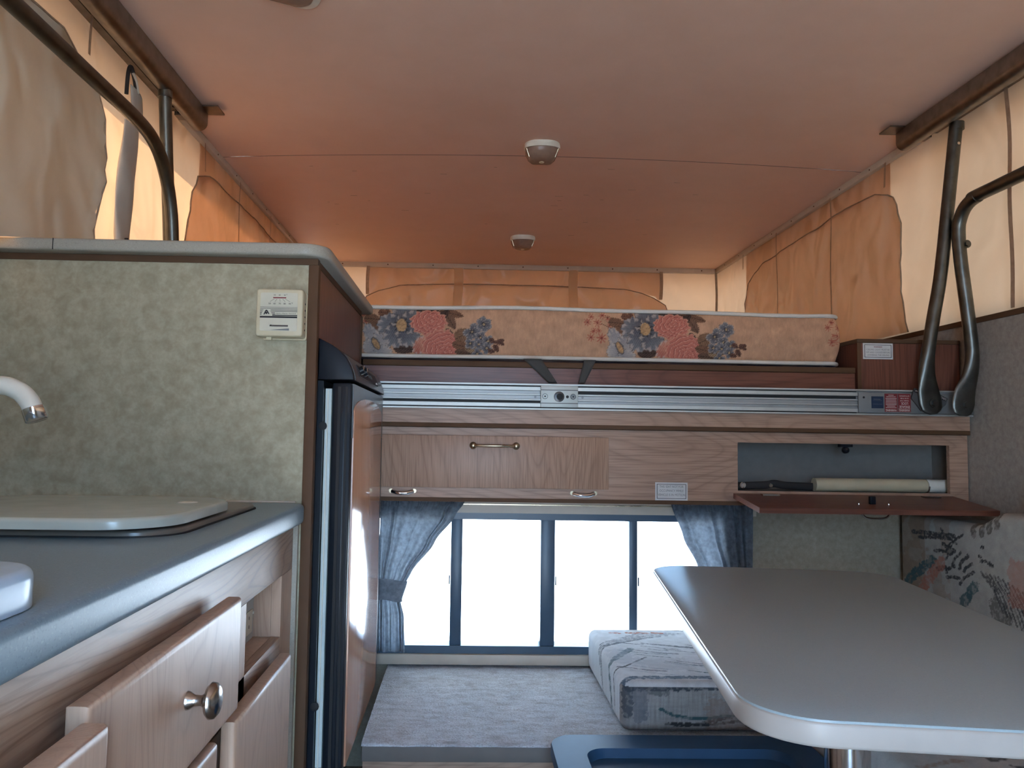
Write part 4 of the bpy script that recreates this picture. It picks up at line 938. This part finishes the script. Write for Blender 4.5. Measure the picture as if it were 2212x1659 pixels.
# ------------------------------------------------------------------ table
tb = thing('dinette_table', 'grey laminate dinette table with rounded corners on a chrome post', 'table', (0.62, 1.25, 0))
ang = math.radians(-7.3); ca, sa = math.cos(ang), math.sin(ang); TC = (0.642, 1.312)
def tr(p): return (TC[0]+p[0]*ca-p[1]*sa, TC[1]+p[0]*sa+p[1]*ca)
poly = [tr(p) for p in rrect(-0.264, 0.264, -0.500, 0.500, 0.085, 10)]
put('table_top', from_bm(prism(poly, 'z', 0.7275, 0.7305, 0.0012, 2, 'hi')), TABLETOP, tb, smooth=30)
poly2 = [tr(p) for p in rrect(-0.266, 0.266, -0.502, 0.502, 0.087, 10)]
put('edge_band', from_bm(prism(poly2, 'z', 0.7005, 0.7280, 0.004, 3)), TABEDGE, tb, smooth=30)
cyl('post', (0.618, 1.25, 0.36), 'z', 0.034, 0.67, CHROME, tb, 28)
lathe('floor_socket', (0.618, 1.25, 0.0), 'z', [(0.0, 0.09), (0.006, 0.09), (0.012, 0.06), (0.03, 0.04)], CHROME, tb, 28)
lathe('top_socket', (0.618, 1.25, 0.70), 'z', [(0.0, 0.09), (-0.006, 0.09), (-0.012, 0.06), (-0.03, 0.04)], CHROME, tb, 28)

# ------------------------------------------------------------------ storage tote in front of the platform
to = thing('storage_tote', 'black plastic storage tote with recessed lid below the table', 'storage box', (0.5, 1.57, 0))
put('tub', from_bm(prism(rrect(0.225, 0.775, 1.345, 1.815, 0.05), 'z', 0.0, 0.315, 0.006, 2)), TOTE, to, smooth=35)
def ring_bm(outer, inner, z0, z1, zin):
    bm = bmesh.new(); n = len(outer)
    L = [[bm.verts.new((p[0], p[1], z)) for p in poly] for poly, z in ((outer, z0), (outer, z1-0.004), ([(p[0]*0.994+0.003, p[1]*0.997+0.0047) for p in outer], z1), (inner, z1), ([((p[0]-0.5)*0.965+0.5, (p[1]-1.57)*0.965+1.57) for p in inner], zin))]
    for a, b in zip(L, L[1:]):
        for i in range(n): bm.faces.new((a[i], a[(i+1) % n], b[(i+1) % n], b[i]))
    bm.faces.new(L[-1]); bm.faces.new(L[0][::-1]); return bm
put('lid', from_bm(ring_bm(rrect(0.204, 0.795, 1.315, 1.830, 0.058, 10), rrect(0.276, 0.725, 1.385, 1.752, 0.045, 10), 0.316, 0.341, 0.322)), TOTE, to, smooth=40)

# ------------------------------------------------------------------ refrigerator cabinet
fc = thing('refrigerator_cabinet', 'tall cabinet with beige end panel and oak side above the refrigerator', 'cabinet', (-0.65, 1.9, 0))
Yp = 1.600
box('end_panel', -0.972, -0.333, Yp, Yp+0.018, 0.0, 1.380, WALLP, fc)
box('top_edging', -0.972, -0.314, Yp-0.003, Yp+0.020, 1.380, 1.3935, VINYL, fc)
box('corner_edging', -0.333, -0.312, Yp-0.003, Yp+0.020, 0.0, 1.380, VINYL, fc, bev=0.0015)
boxes('side_panel', [(-0.333, -0.318, Yp+0.021, 2.288, 1.21, 1.380)], W_REDZ, fc)
box('side_top_edging', -0.333, -0.316, Yp+0.021, 2.290, 1.3805, 1.3935, VINYL, fc)
box('far_edging', -0.333, -0.314, 2.2885, 2.300, 1.19, 1.380, VINYL, fc)
box('inner_panel', -0.80, -0.333, 2.27, 2.286, 0.0, 1.38, W_REDZ, fc)
st = thing('cabinet_top', 'speckled grey laminate top on the refrigerator cabinet', 'worktop', (-0.6, 1.98, 1.394))
out = [(-0.9745, 1.568), (-0.36, 1.568)]+[(-0.345+0.055*math.sin(a), 1.623-0.055*math.cos(a)) for a in np.linspace(0.05, math.pi/2, 10)]+[(-0.290, 2.344), (-0.300, 2.352), (-0.800, 2.352), (-0.800, 2.02), (-0.9745, 2.02)]
put('slab', from_bm(prism(out, 'z', 1.394, 1.420, 0.006, 3)), EDGEL, st, smooth=35)
box('joint_line', -0.8485, -0.847, 1.5672, 1.5685, 1.3955, 1.4185, INK, st)

# thermostat
th = thing('thermostat', 'cream wall thermostat on the beige end panel', 'thermostat', (-0.38, 1.6, 1.22))
tx0, tx1, tz0, tz1, ty = -0.428, -0.334, 1.2235, 1.3205, 1.556
put('back_plate', from_bm(prism(rrect(tx0+0.006, tx1+0.0015, tz0-0.003, tz1-0.002, 0.004), 'y', 1.592, Yp-0.0005)), CREAMP, th)
put('case', from_bm(prism(rrect(tx0, tx1, tz0, tz1, 0.006), 'y', ty, 1.5918, 0.0035, 3, 'lo')), CREAMP, th, smooth=40)
fx0, fx1, fz0, fz1 = tx0+0.0085, tx1-0.0105, 1.2345, 1.3125
fp = put('face_plate', from_bm(prism(rrect(fx0, fx1, fz0, fz1, 0.003), 'y', ty-0.0008, ty-0.0001)), FACEP, th)
yt = ty-0.0008; E1, E2 = (1, 0, 0), (0, 0, 1); fw = fx1-fx0
def fpos(u, v): return (fx0+fw*u, fz1-(fz1-fz0)*v)          # printed position on the face
def bar(u0, u1, v0, v1, mat, nm='printed_line'):
    a = fpos(u0, v1); b = fpos(u1, v0); box(nm, a[0], b[0], yt-0.0004, yt, a[1], b[1], mat, fp)
bar(0.34, 0.69, 0.115, 0.145, REDINK, 'thermometer')
for k, (s, u) in enumerate((('10', 0.38), ('20', 0.51), ('30', 0.65))):
    p = fpos(u, 0.06); text('lettering', s, 0.0036, 0.0026, (p[0], yt-0.0002, p[1]), E1, E2, INK, fp, 0.01)
p = fpos(0.70, 0.045); text('lettering', '°C', 0.0030, 0.0026, (p[0], yt-0.0002, p[1]), E1, E2, INK, fp)
for k, (s, u) in enumerate((('50', 0.25), ('60', 0.38), ('70', 0.52), ('80', 0.655), ('90', 0.79))):
    p = fpos(u, 0.285); text('lettering', s, 0.0046, 0.0032, (p[0], yt-0.0002, p[1]), E1, E2, INK, fp, 0.01)
    q0 = fpos(0.37+0.075*k, 0.165); q1 = fpos(u+0.01, 0.235)
    tube('tick', [(q0[0], yt-0.0002, q0[1]), (q1[0], yt-0.0002, q1[1])], 0.00025, INK, fp, 4)
p = fpos(0.85, 0.27); text('lettering', '°F', 0.0034, 0.0030, (p[0], yt-0.0002, p[1]), E1, E2, INK, fp)
for u0, u1, v0, v1 in ((0, 1, 0.375, 0.382), (0, 1, 0.410, 0.420), (0.28, 1, 0.447, 0.458), (0.28, 1, 0.482, 0.494), (0.0, 0.09, 0.447, 0.458), (0.0, 0.07, 0.482, 0.496), (0.0, 0.05, 0.520, 0.538), (0.0, 0.04, 0.560, 0.578), (0.30, 0.40, 0.522, 0.536), (0.33, 0.40, 0.555, 0.570), (0.33, 1, 0.580, 0.605), (0, 1, 0.615, 0.660)): bar(u0, u1, v0, v1, INK)
p = fpos(0.69, 0.545); text('lettering', 'Hydro Flame General', fw*0.54, 0.0026, (p[0], yt-0.0002, p[1]), E1, E2, INK, fp, 0.01)
pts = [fpos(*q) for q in ((0.09, 0.575), (0.15, 0.455), (0.19, 0.455), (0.255, 0.56), (0.225, 0.565), (0.17, 0.485), (0.12, 0.575))]
put('emblem', from_bm(prism(pts, 'y', yt-0.0004, yt)), INK, fp); q = fpos(0.17, 0.535); cyl('emblem_dot', (q[0], yt-0.0002, q[1]), 'y', 0.0022, 0.0004, INK, fp, 12)
bar(0.27, 0.76, 0.845, 0.885, GREYP, 'lever_slot'); bar(0.28, 0.31, 0.842, 0.875, WHITEP, 'set_lever')
a = [fpos(*q) for q in ((0.28, 0.975), (0.79, 0.930), (0.79, 0.985))]; put('wedge_scale', from_bm(prism(a, 'y', yt-0.0004, yt)), INKG, fp)
for k in range(5): box('side_vent', tx1-0.0006, tx1+0.0004, 1.576, 1.582, 1.238+0.0135*k, 1.2415+0.0135*k, INK, th)
box('bottom_lever', tx0+0.020, tx0+0.030, 1.566, 1.576, tz0-0.006, tz0, CREAMP, th)

# ------------------------------------------------------------------ refrigerator
fr = thing('refrigerator', 'black framed camper refrigerator with arched wood door insert', 'refrigerator', (-0.3, 1.95, 0.32))
box('cabinet_shell', -0.78, -0.318, 1.64, 2.256, 0.30, 1.205, BLACKP, fr)
dY0, dY1 = 1.658, 2.256
dr = box('door', -0.288, -0.2445, dY0, dY1, 0.320, 1.139, BLACKG, fr, bev=0.006)
# upper fascia of the door around the arch
yc = (dY0+dY1)/2-0.02
def arch(y0, y1, zb, zs, zt, n=16): return [(y0, zb), (y1, zb), (y1, zs)]+[((y0+y1)/2+(y1-y0)/2*math.cos(a), zs+(zt-zs)*math.sin(a)) for a in np.linspace(0.06, math.pi-0.06, n)]+[(y0, zs)]
put('wood_insert', from_bm(prism(arch(1.676, 2.215, 0.330, 1.078, 1.114), 'x', -0.246, -0.2405, 0.0012, 2, 'hi')), W_FRIDGE, dr, smooth=30)
box('door_fascia', -0.2455, -0.2425, dY0+0.008, dY1-0.002, 1.02, 1.137, DARKGREY, dr)
box('handle_edge', -0.2455, -0.2425, 2.218, dY1-0.002, 0.33, 1.018, BLACKG, dr)
boxes('door_groove', [(-0.2745, -0.268, dY0-0.0015, dY0+0.004, 0.33, 1.13), (-0.2585, -0.2535, dY0-0.0015, dY0+0.004, 0.33, 1.13)], BLACKR, dr)
boxes('door_ridge', [(-0.2530, -0.2475, dY0-0.003, dY0+0.004, 0.33, 1.075), (-0.2660, -0.2610, dY0-0.003, dY0+0.004, 0.33, 1.075)], BLACKG, dr)
box('gasket', -0.3035, -0.290, dY0+0.012, dY1-0.01, 0.33, 1.126, GASKET, fr)
boxes('gasket_lip', [(-0.2985, -0.2965, dY0+0.008, dY0+0.012, 0.33, 1.122)], WHITEP, fr)
box('hinge_edge', -0.3175, -0.305, dY0-0.004, dY1, 0.30, 1.142, BLACKG, fr)
for z in (1.045, 0.46): lathe('hinge_plug', (-0.3045, dY0-0.004, z), 'y', [(0, 0.009), (-0.002, 0.009), (-0.003, 0.006)], BLACKR, fr, 12)
# control cap
cp = [(-0.3175, 1.2335), (-0.304, 1.227), (-0.288, 1.219), (-0.272, 1.207), (-0.258, 1.192), (-0.2485, 1.175), (-0.243, 1.160), (-0.2405, 1.1445), (-0.3175, 1.1445)]
cap = put('control_cap', from_bm(prism(cp, 'y', 1.651, 2.257, 0.002, 2)), BLACKP, fr, smooth=25)
fas = [(-0.2665, 1.2035), (-0.2570, 1.1935), (-0.2480, 1.1770), (-0.2420, 1.1605), (-0.2392, 1.1460), (-0.2412, 1.1455), (-0.2440, 1.1600), (-0.2500, 1.1750), (-0.2590, 1.1910)]
fz = put('control_fascia', from_bm(prism(fas, 'y', 1.668, 2.250)), GREYP, cap, smooth=25)
ins = [(-0.2510, 1.1850), (-0.2445, 1.1700), (-0.2410, 1.1580), (-0.2395, 1.1590), (-0.2430, 1.1710), (-0.2495, 1.1860)]
put('control_inset', from_bm(prism(ins, 'y', 1.74, 2.10)), BLACKP, fz, smooth=25)
for y in (1.77, 1.83):
    tube('control_knob', [(-0.247, y, 1.172), (-0.236, y, 1.177)], 0.010, BLACKG, fz, 16); tube('knob_mark', [(-0.2358, y-0.006, 1.171), (-0.2358, y+0.002, 1.185)], 0.0012, CHROME, fz, 6)
for k, y in enumerate((1.90, 1.93, 1.955)): tube('symbol', [(-0.2425, y, 1.176), (-0.2405, y+0.012, 1.168)], 0.0008, INKG, fz, 5)
tube('symbol', [(-0.2392, 2.05, 1.162), (-0.2392, 2.065, 1.162)], 0.003, LABELW, fz, 3)

# ------------------------------------------------------------------ galley: base cabinet, counter, sink covers
bs = thing('galley_base_cabinet', 'oak galley base cabinet with drawers, doors and outlet recess', 'cabinet', (-0.65, 0.5, 0))
Xf = -0.345
gy0 = -0.60
box('top_rail', Xf-0.018, Xf, gy0, 1.584, 0.757, 0.8445, W_RAILY, bs, bev=0.0008)
boxes('middle_rail', [(Xf-0.018, Xf, gy0, 1.497, 0.600, 0.643)], W_RAILY, bs, bev=0.0008)
box('end_stile', Xf-0.018, Xf, 1.497, 1.584, 0.0, 0.7565, W_DOORZ, bs)
box('centre_stile', Xf-0.018, Xf, 1.05, 1.26, 0.0, 0.7565, W_DOORZ, bs)
box('near_stile', Xf-0.018, Xf, 0.56, 0.66, 0.0, 0.7565, W_DOORZ, bs)
box('end_edge', -0.372, -0.336, 1.585, 1.5985, 0.0, 0.846, EDGEL, bs)
box('carcass', -0.972, Xf-0.075, gy0, 1.584, 0.02, 0.845, VINYL, bs)
boxes('recess_lining', [(-0.419, -0.400, 1.262, 1.512, 0.62, 0.757), (-0.400, Xf-0.0185, 1.497, 1.512, 0.643, 0.757), (-0.400, Xf-0.0185, 1.262, 1.497, 0.630, 0.6425)], W_DOORZ, bs)
def panel(name, y0, y1, z0, z1, x0, x1, tilt=0.0, label=None):
    """door or drawer front with eased edges"""
    bm = bmesh.new(); add_box(bm, x0, x1, y0, y1, z0, z1)
    es = [e for e in bm.edges if all(v.co.x > x1-1e-5 for v in e.verts)]
    bmesh.ops.bevel(bm, geom=es, offset=0.008, segments=4, profile=0.6, affect='EDGES')
    es = [e for e in bm.edges if all(v.co.x < x0+1e-5 for v in e.verts)]
    bmesh.ops.bevel(bm, geom=es, offset=0.003, segments=2, profile=0.5, affect='EDGES')
    return put(name, from_bm(bm), W_DOORZ, bs, smooth=40, label=label)
def knob(parent, y, z, x):
    return lathe('knob', (x, y, z), 'x', [(0.0, 0.0105), (0.003, 0.0100), (0.008, 0.0065), (0.016, 0.0058), (0.020, 0.0085), (0.023, 0.0165), (0.027, 0.0205), (0.032, 0.0195), (0.036, 0.0145), (0.038, 0.006)], NICKEL, parent, 28)
d = panel('drawer_front', 0.672, 1.114, 0.642, 0.797, -0.333, -0.311); knob(d, 0.905, 0.724, -0.311)
d = panel('drawer_front', 0.10, 0.668, 0.636, 0.785, -0.318, -0.292, label='drawer front nearest the camera, pulled slightly open'); knob(d, 0.36, 0.71, -0.292)
d = panel('cabinet_door', 1.106, 1.446, 0.06, 0.627, -0.333, -0.311)
d = panel('cabinet_door', 0.672, 1.028, 0.06, 0.630, -0.333, -0.311)
d = panel('cabinet_door', 0.10, 0.60, 0.06, 0.625, -0.333, -0.311)
ou = thing('power_outlet', 'grey double power outlet in the cabinet recess', 'outlet', (-0.40, 1.43, 0.64))
put('cover_plate', from_bm(prism(rrect(1.376, 1.489, 0.6435, 0.728, 0.005), 'x', -0.3998, -0.394, 0.0015, 2, 'hi')), OUTLETP, ou, smooth=35)
rc = box('receptacle', -0.394, -0.3915, 1.385, 1.474, 0.658, 0.700, WHITEP, ou, bev=0.001)
for y in (1.405, 1.45):
    for z in (0.672, 0.688): box('socket_slot', -0.3916, -0.3911, y-0.0015, y+0.0015, z-0.003, z+0.003, INK, rc)
box('plug_tab', -0.394, -0.3905, 1.477, 1.4795, 0.690, 0.694, WHITEP, ou)

ctp = thing('galley_counter', 'speckled grey laminate galley counter', 'worktop', (-0.65, 0.5, 0.846))
cpoly = [(-0.973, gy0), (-0.322, gy0), (-0.322, 1.560)]+[(-0.352+0.030*math.cos(a), 1.568+0.030*math.sin(a)) for a in np.linspace(0, math.pi/2, 8)]+[(-0.973, 1.598)]
put('counter_top', from_bm(prism(cpoly, 'z', 0.8465, 0.8865, 0.009, 4)), COUNTER, ctp, smooth=35)
box('back_bead', -0.972, -0.345, 1.5915, 1.5995, 0.887, 0.890, CREAMTRIM, ctp)
sk = thing('stove_top', 'flush stove with brown grey rim and ivory lift-off cover', 'stove', (-0.66, 1.25, 0.886))
put('rim', from_bm(prism(rrect(-0.80, -0.392, 1.045, 1.500, (0.05, 0.05, 0.05, 0.07)), 'z', 0.8867, 0.896, 0.004, 3, 'hi')), SINKRIM, sk, smooth=40)
put('seal', from_bm(prism(rrect(-0.804, -0.388, 1.041, 1.504, (0.053, 0.053, 0.053, 0.073)), 'z', 0.8866, 0.8885)), BLACKR, sk)
lc = put('cover', from_bm(prism(rrect(-0.79, -0.392, 1.015, 1.375, (0.09, 0.06, 0.06, 0.10), 12), 'z', 0.900, 0.915, 0.006, 4, 'hi')), LIDW, sk, smooth=40)
lathe('cover_dimple', (-0.445, 1.26, 0.9152), 'z', [(0.0, 0.016), (0.0006, 0.015), (0.0008, 0.004)], WHITEP, lc, 20)
boxes('cover_feet', [(-0.77, -0.44, 1.07, 1.09, 0.8962, 0.9001), (-0.77, -0.44, 1.33, 1.35, 0.8962, 0.9001)], BLACKR, sk)
l2 = thing('sink_cover', 'thick white sink cover at the near end of the counter', 'sink cover', (-0.6, 0.4, 0.887))
put('cover', from_bm(prism(rrect(-0.86, -0.342, 0.10, 0.672, (0.055, 0.05, 0.05, 0.05), 10), 'z', 0.8875, 0.9185, 0.008, 4, 'hi')), LIDB, l2, smooth=40)

# faucet
fa = thing('galley_faucet', 'white gooseneck faucet with chrome tip against the end panel', 'faucet', (-0.852, 1.20, 0.887))
neck = catmull([(-0.852, 1.20, 0.90), (-0.852, 1.20, 1.0), (-0.840, 1.20, 1.045), (-0.790, 1.20, 1.083), (-0.722, 1.20, 1.0955), (-0.690, 1.20, 1.088), (-0.672, 1.20, 1.072), (-0.664, 1.20, 1.056)], 8)
tube('spout', neck, 0.0145, WHITEP, fa, 20)
p0 = Vector((-0.6655, 1.20, 1.062)); dirn = Vector((0.010, 0, -0.026)).normalized()
put('aerator', from_bm(loft([p0, p0+dirn*0.001, p0+dirn*0.020, p0+dirn*0.0215], [0.0150, 0.0168, 0.0168, 0.0150], segs=24)), CHROME, fa, smooth=50)
put('base', from_bm(loft([Vector((-0.852, 1.20, 0.8868)), Vector((-0.852, 1.20, 0.902)), Vector((-0.852, 1.20, 0.92))], [0.032, 0.030, 0.019], segs=24)), WHITEP, fa, smooth=50)

# ------------------------------------------------------------------ roof rails and lift arms
def roof_rail(label, X, inw, Xw, yend):
    r = thing('roof_rail', label, 'rail', (X, 1.0, 2.045), 'roof lift rails')
    n = 10; pr = [(X-0.026, 2.050), (X-0.026, 2.012)]+[(X-0.026*math.cos(a), 2.012-0.024*math.sin(a)) for a in np.linspace(0.25, math.pi-0.25, n)]+[(X+0.026, 2.012), (X+0.026, 2.050)]
    put('rail_channel', from_bm(prism(pr, 'y', -0.75, yend)), RAILM, r, smooth=40)
    a, b = sorted((X-inw*0.027, Xw+inw*0.001))
    box('side_flange', a, b, -0.75, yend-0.05, 2.030, 2.036, RAILM, r)
    box('flange_groove', (a+b)/2-0.002, (a+b)/2+0.002, -0.75, yend-0.05, 2.0294, 2.0301, BLACKR, r)
    c0, c1 = sorted((X-inw*0.02, X+inw*0.075))
    br = box('end_bracket', c0, c1, yend-0.055, yend+0.012, 2.046, 2.051, RAILM, r)
    put('bracket_web', from_bm(prism([(X-0.024, 2.046), (X+0.024, 2.046), (X+0.016, 2.002), (X-0.016, 2.002)], 'y', yend-0.004, yend+0.002)), GREYP, br)
    for k in range(2):
        cyl('screw', ((a+b)/2, yend-0.085+0.045*k, 2.028), 'z', 0.006, 0.006, GALV, r, 10)
    box('canvas_clip', (a+b)/2-0.012, (a+b)/2+0.012, yend-0.045, yend-0.005, 2.020, 2.034, RAILM, r)
roof_rail('long brown aluminium rail under the left ceiling edge', -0.868, 1, XL, 2.425)
roof_rail('long brown aluminium rail under the right ceiling edge', 1.432, -1, XR, 2.45)
def bolt(parent, c, axis, r=0.009, h=0.010):
    b = cyl('bolt', c, axis, r, h, GALV, parent, 6); cyl('washer', (c[0], c[1]+(0.003 if axis == 'y' else 0), c[2]), axis, r*1.5, h*0.4, GALV, b, 16); return b
# right upright: flattened foot on the pivot plate, tube up to the rail
yA = 2.236
la = thing('lift_arm', 'steel lift arm rising from the track to the right roof rail', 'lift arm', (1.375, yA, 1.147), 'steel roof lift arms')
pa = catmull([(1.378, yA, 1.113), (1.375, yA, 1.130), (1.371, yA, 1.150), (1.365, yA, 1.185), (1.361, yA, 1.235), (1.367, yA, 1.30), (1.385, yA, 1.40), (1.410, yA, 1.53), (1.440, yA, 1.76), (1.468, yA, 1.985)], 6)
def radA(z, big=0.034, r=0.0185): return interp(z, [(1.113, 0.012), (1.119, 0.024), (1.128, 0.031), (1.148, big), (1.185, 0.0315), (1.235, 0.024), (1.29, 0.0195), (1.33, r), (3, r)])
def depA(z, r=0.0185): return interp(z, [(1.113, 0.006), (1.185, 0.007), (1.235, 0.014), (1.30, r), (3, r)])
tube('arm_tube', pa, [radA(p.z) for p in pa], GALV, la, 18, ry=[depA(p.z) for p in pa], u0=(1, 0, 0))
bolt(la, (1.3755, yA-0.012, 1.145), 'y'); cyl('collar', (1.4705, yA, 1.985), 'z', 0.0205, 0.022, GALV, la, 18)
cyl('rivet', (1.462, yA-0.018, 1.925), 'y', 0.0045, 0.006, CHROME, la, 10)
# right bent arm: from plate up, then along the side toward the door
yB = 2.205
lb = thing('lift_arm', 'bent steel lift arm curving back along the right canvas', 'lift arm', (1.45, yB, 1.137), 'steel roof lift arms')
pb = catmull([(1.446, yB, 1.108), (1.447, yB, 1.124), (1.449, yB, 1.145), (1.455, yB, 1.18), (1.470, yB, 1.225), (1.478, yB, 1.275), (1.476, yB, 1.33), (1.465, yB, 1.44), (1.452, yB, 1.56), (1.447, yB, 1.645), (1.447, yB-0.008, 1.685), (1.448, yB-0.035, 1.718), (1.450, yB-0.085, 1.733), (1.452, yB-0.2, 1.737), (1.455, 0.6, 1.738), (1.455, -0.6, 1.738)], 6)
ra = [interp(i, [(0, 0.012), (3, 0.025), (7, 0.031), (12, 0.0335), (18, 0.031), (24, 0.023), (33, 0.0185), (999, 0.0175)]) for i in range(len(pb))]
rb = [interp(i, [(0, 0.005), (18, 0.007), (24, 0.013), (33, 0.0185), (999, 0.0175)]) for i in range(len(pb))]
tube('arm_tube', pb, ra, GALV, lb, 18, ry=rb, u0=(1, 0, 0))
bolt(lb, (1.4495, yB-0.011, 1.14), 'y'); bolt(lb, (1.461, yB-0.018, 1.612), 'y', 0.008)
# left pair
xA = -0.868
lc = thing('lift_arm', 'straight steel lift arm standing at the left canvas', 'lift arm', (xA, 2.2, 1.12), 'steel roof lift arms')
pc = catmull([(xA, 2.275, 1.12), (xA, 2.235, 1.45), (xA, 2.218, 1.60), (xA, 2.175, 1.82), (xA, 2.145, 1.985)], 6)
tube('arm_tube', pc, 0.0175, GALV, lc, 18); cyl('collar', (xA, 2.146, 1.982), 'z', 0.0195, 0.022, GALV, lc, 18); bolt(lc, (xA+0.016, 2.222, 1.60), 'x', 0.007)
xB = -0.835
ld = thing('lift_arm', 'bent steel lift arm curving back over the galley on the left', 'lift arm', (xB, 2.15, 1.12), 'steel roof lift arms')
pd = catmull([(xB, 2.22, 1.12), (xB, 2.175, 1.45), (xB, 2.160, 1.56), (xB, 2.140, 1.645), (xB, 2.095, 1.725), (xB, 2.02, 1.785), (xB, 1.90, 1.806), (xB, 1.6, 1.803), (xB, 0.6, 1.79), (xB, -0.6, 1.78)], 6)
tube('arm_tube', pd, 0.0175, GALV, ld, 18); bolt(ld, (xB+0.017, 2.170, 1.50), 'x', 0.008)

# canvas strap bundle by the left gap
sp = thing('canvas_strap', 'rolled white vinyl strap hanging between the left window flaps', 'strap', (-0.92, 2.05, 1.45))
def roll(s, t):
    z = 1.855-0.335*t; c = 2.052+0.006*math.sin(z*22)-0.022*t; w = 0.040+0.014*math.sin(math.pi*t); a = s*2*math.pi
    return (XL+0.026+0.014*math.cos(a)*(0.8+0.3*math.sin(z*31+a)), c+w*math.sin(a)*0.9, z)
sheet('strap_roll', roll, 24, 30, STRAPW, sp)
put('strap_end', from_bm(loft(catmull([(XL+0.026, 2.03, 1.535), (XL+0.028, 2.03, 1.50), (XL+0.026, 2.03, 1.45)], 4), 0.018, 0.006)), BLACKR, sp)
def tagf(s, t): return (XL+0.022+0.006*math.sin(s*3), 2.05+0.072*s+0.012*t, 1.965-0.010*s-0.062*t)
sheet('strap_tag', tagf, 6, 8, STRAPW, sp, thick=0.003)
tube('strap_loop', catmull([(XL+0.02, 2.032, 1.93), (XL+0.024, 2.028, 1.985), (XL+0.026, 2.038, 2.008), (XL+0.026, 2.062, 1.985), (XL+0.024, 2.085, 1.955)], 6), 0.0055, BLACKR, sp, 8)
tube('loop_lining', catmull([(XL+0.029, 2.046, 1.995), (XL+0.031, 2.064, 1.98), (XL+0.029, 2.084, 1.955)], 6), 0.0035, STRAPW, sp, 8)

# ------------------------------------------------------------------ ceiling lights
def ceiling_light(label, x, y, rz, sc=1.0, lens=1.0):
    z = crown(x, y)
    L = thing('ceiling_light', label, 'ceiling light', (x, y, z), 'ceiling lights')
    M = Matrix.Translation((x, y, z)) @ Matrix.Rotation(math.radians(rz), 4, 'Z') @ Matrix.Diagonal((sc, sc, sc, 1))
    def pl(name, bm, mat, par, sm=40):
        me = from_bm(bm); me.transform(M); return put(name, me, mat, par, smooth=sm)
    pl('base', prism(rrect(-0.064, 0.064, -0.055, 0.062, (0.03, 0.03, 0.05, 0.05)), 'z', -0.009, 0.001, 0.002, 2, 'lo'), WHITEP, L)
    # tapering lens with flat underside
    bm = bmesh.new(); rings = []
    for k, (dz, g, oy) in enumerate(((-0.0085, 1.0, 0), (-0.028, 0.96, 0.002), (-0.046, 0.82, 0.006), (-0.056, 0.64, 0.010), (-0.059, 0.45, 0.012))):
        rings.append([bm.verts.new((p[0]*g*(0.8+0.2*lens), p[1]*g*(0.8+0.2*lens)+oy, -0.0085+(dz+0.0085)*lens)) for p in rrect(-0.060, 0.060, -0.050, 0.060, (0.028, 0.028, 0.046, 0.046))])
    n = len(rings[0])
    for a, b in zip(rings, rings[1:]):
        for i in range(n): bm.faces.new((a[i], a[(i+1) % n], b[(i+1) % n], b[i]))
    bm.faces.new(rings[-1]); bm.faces.new(rings[0][::-1])
    le = pl('lens', bm, LENS, L)
    if lens < 1: return
    pl('lens_boss', loft([Vector((0, 0.012, -0.0585)), Vector((0, 0.012, -0.062))], [0.010, 0.008], segs=16), CREAMP, le)
    arc = [(0.064*math.cos(a), -0.020+0.0365*math.sin(a)) for a in np.linspace(math.pi*1.02, math.pi*1.98, 18)]; arc2 = [(p[0]*0.955, p[1]*0.93) for p in arc][::-1]
    pl('near_rim', prism(arc+arc2, 'z', -0.022, -0.0088), WHITEP, L)
    pl('switch', prism(rrect(-0.008, 0.008, 0.052, 0.062, 0.003), 'z', -0.026, -0.0088), CREAMP, L)
    for sx in (-1, 1):
        pl('lens_clip', loft([Vector((sx*0.058, -0.020, -0.018)), Vector((sx*0.047, -0.012, -0.048))], 0.0016, segs=6), BRASSY, le)
ceiling_light('small ceiling light with amber lens by the ceiling joint', 0.262, 2.735, -1)
ceiling_light('small ceiling light with amber lens nearest the front canvas', 0.283, 3.955, 0)
ceiling_light('ceiling light cut by the top picture edge', -0.430, 1.738, 25, 1.3, 0.2)
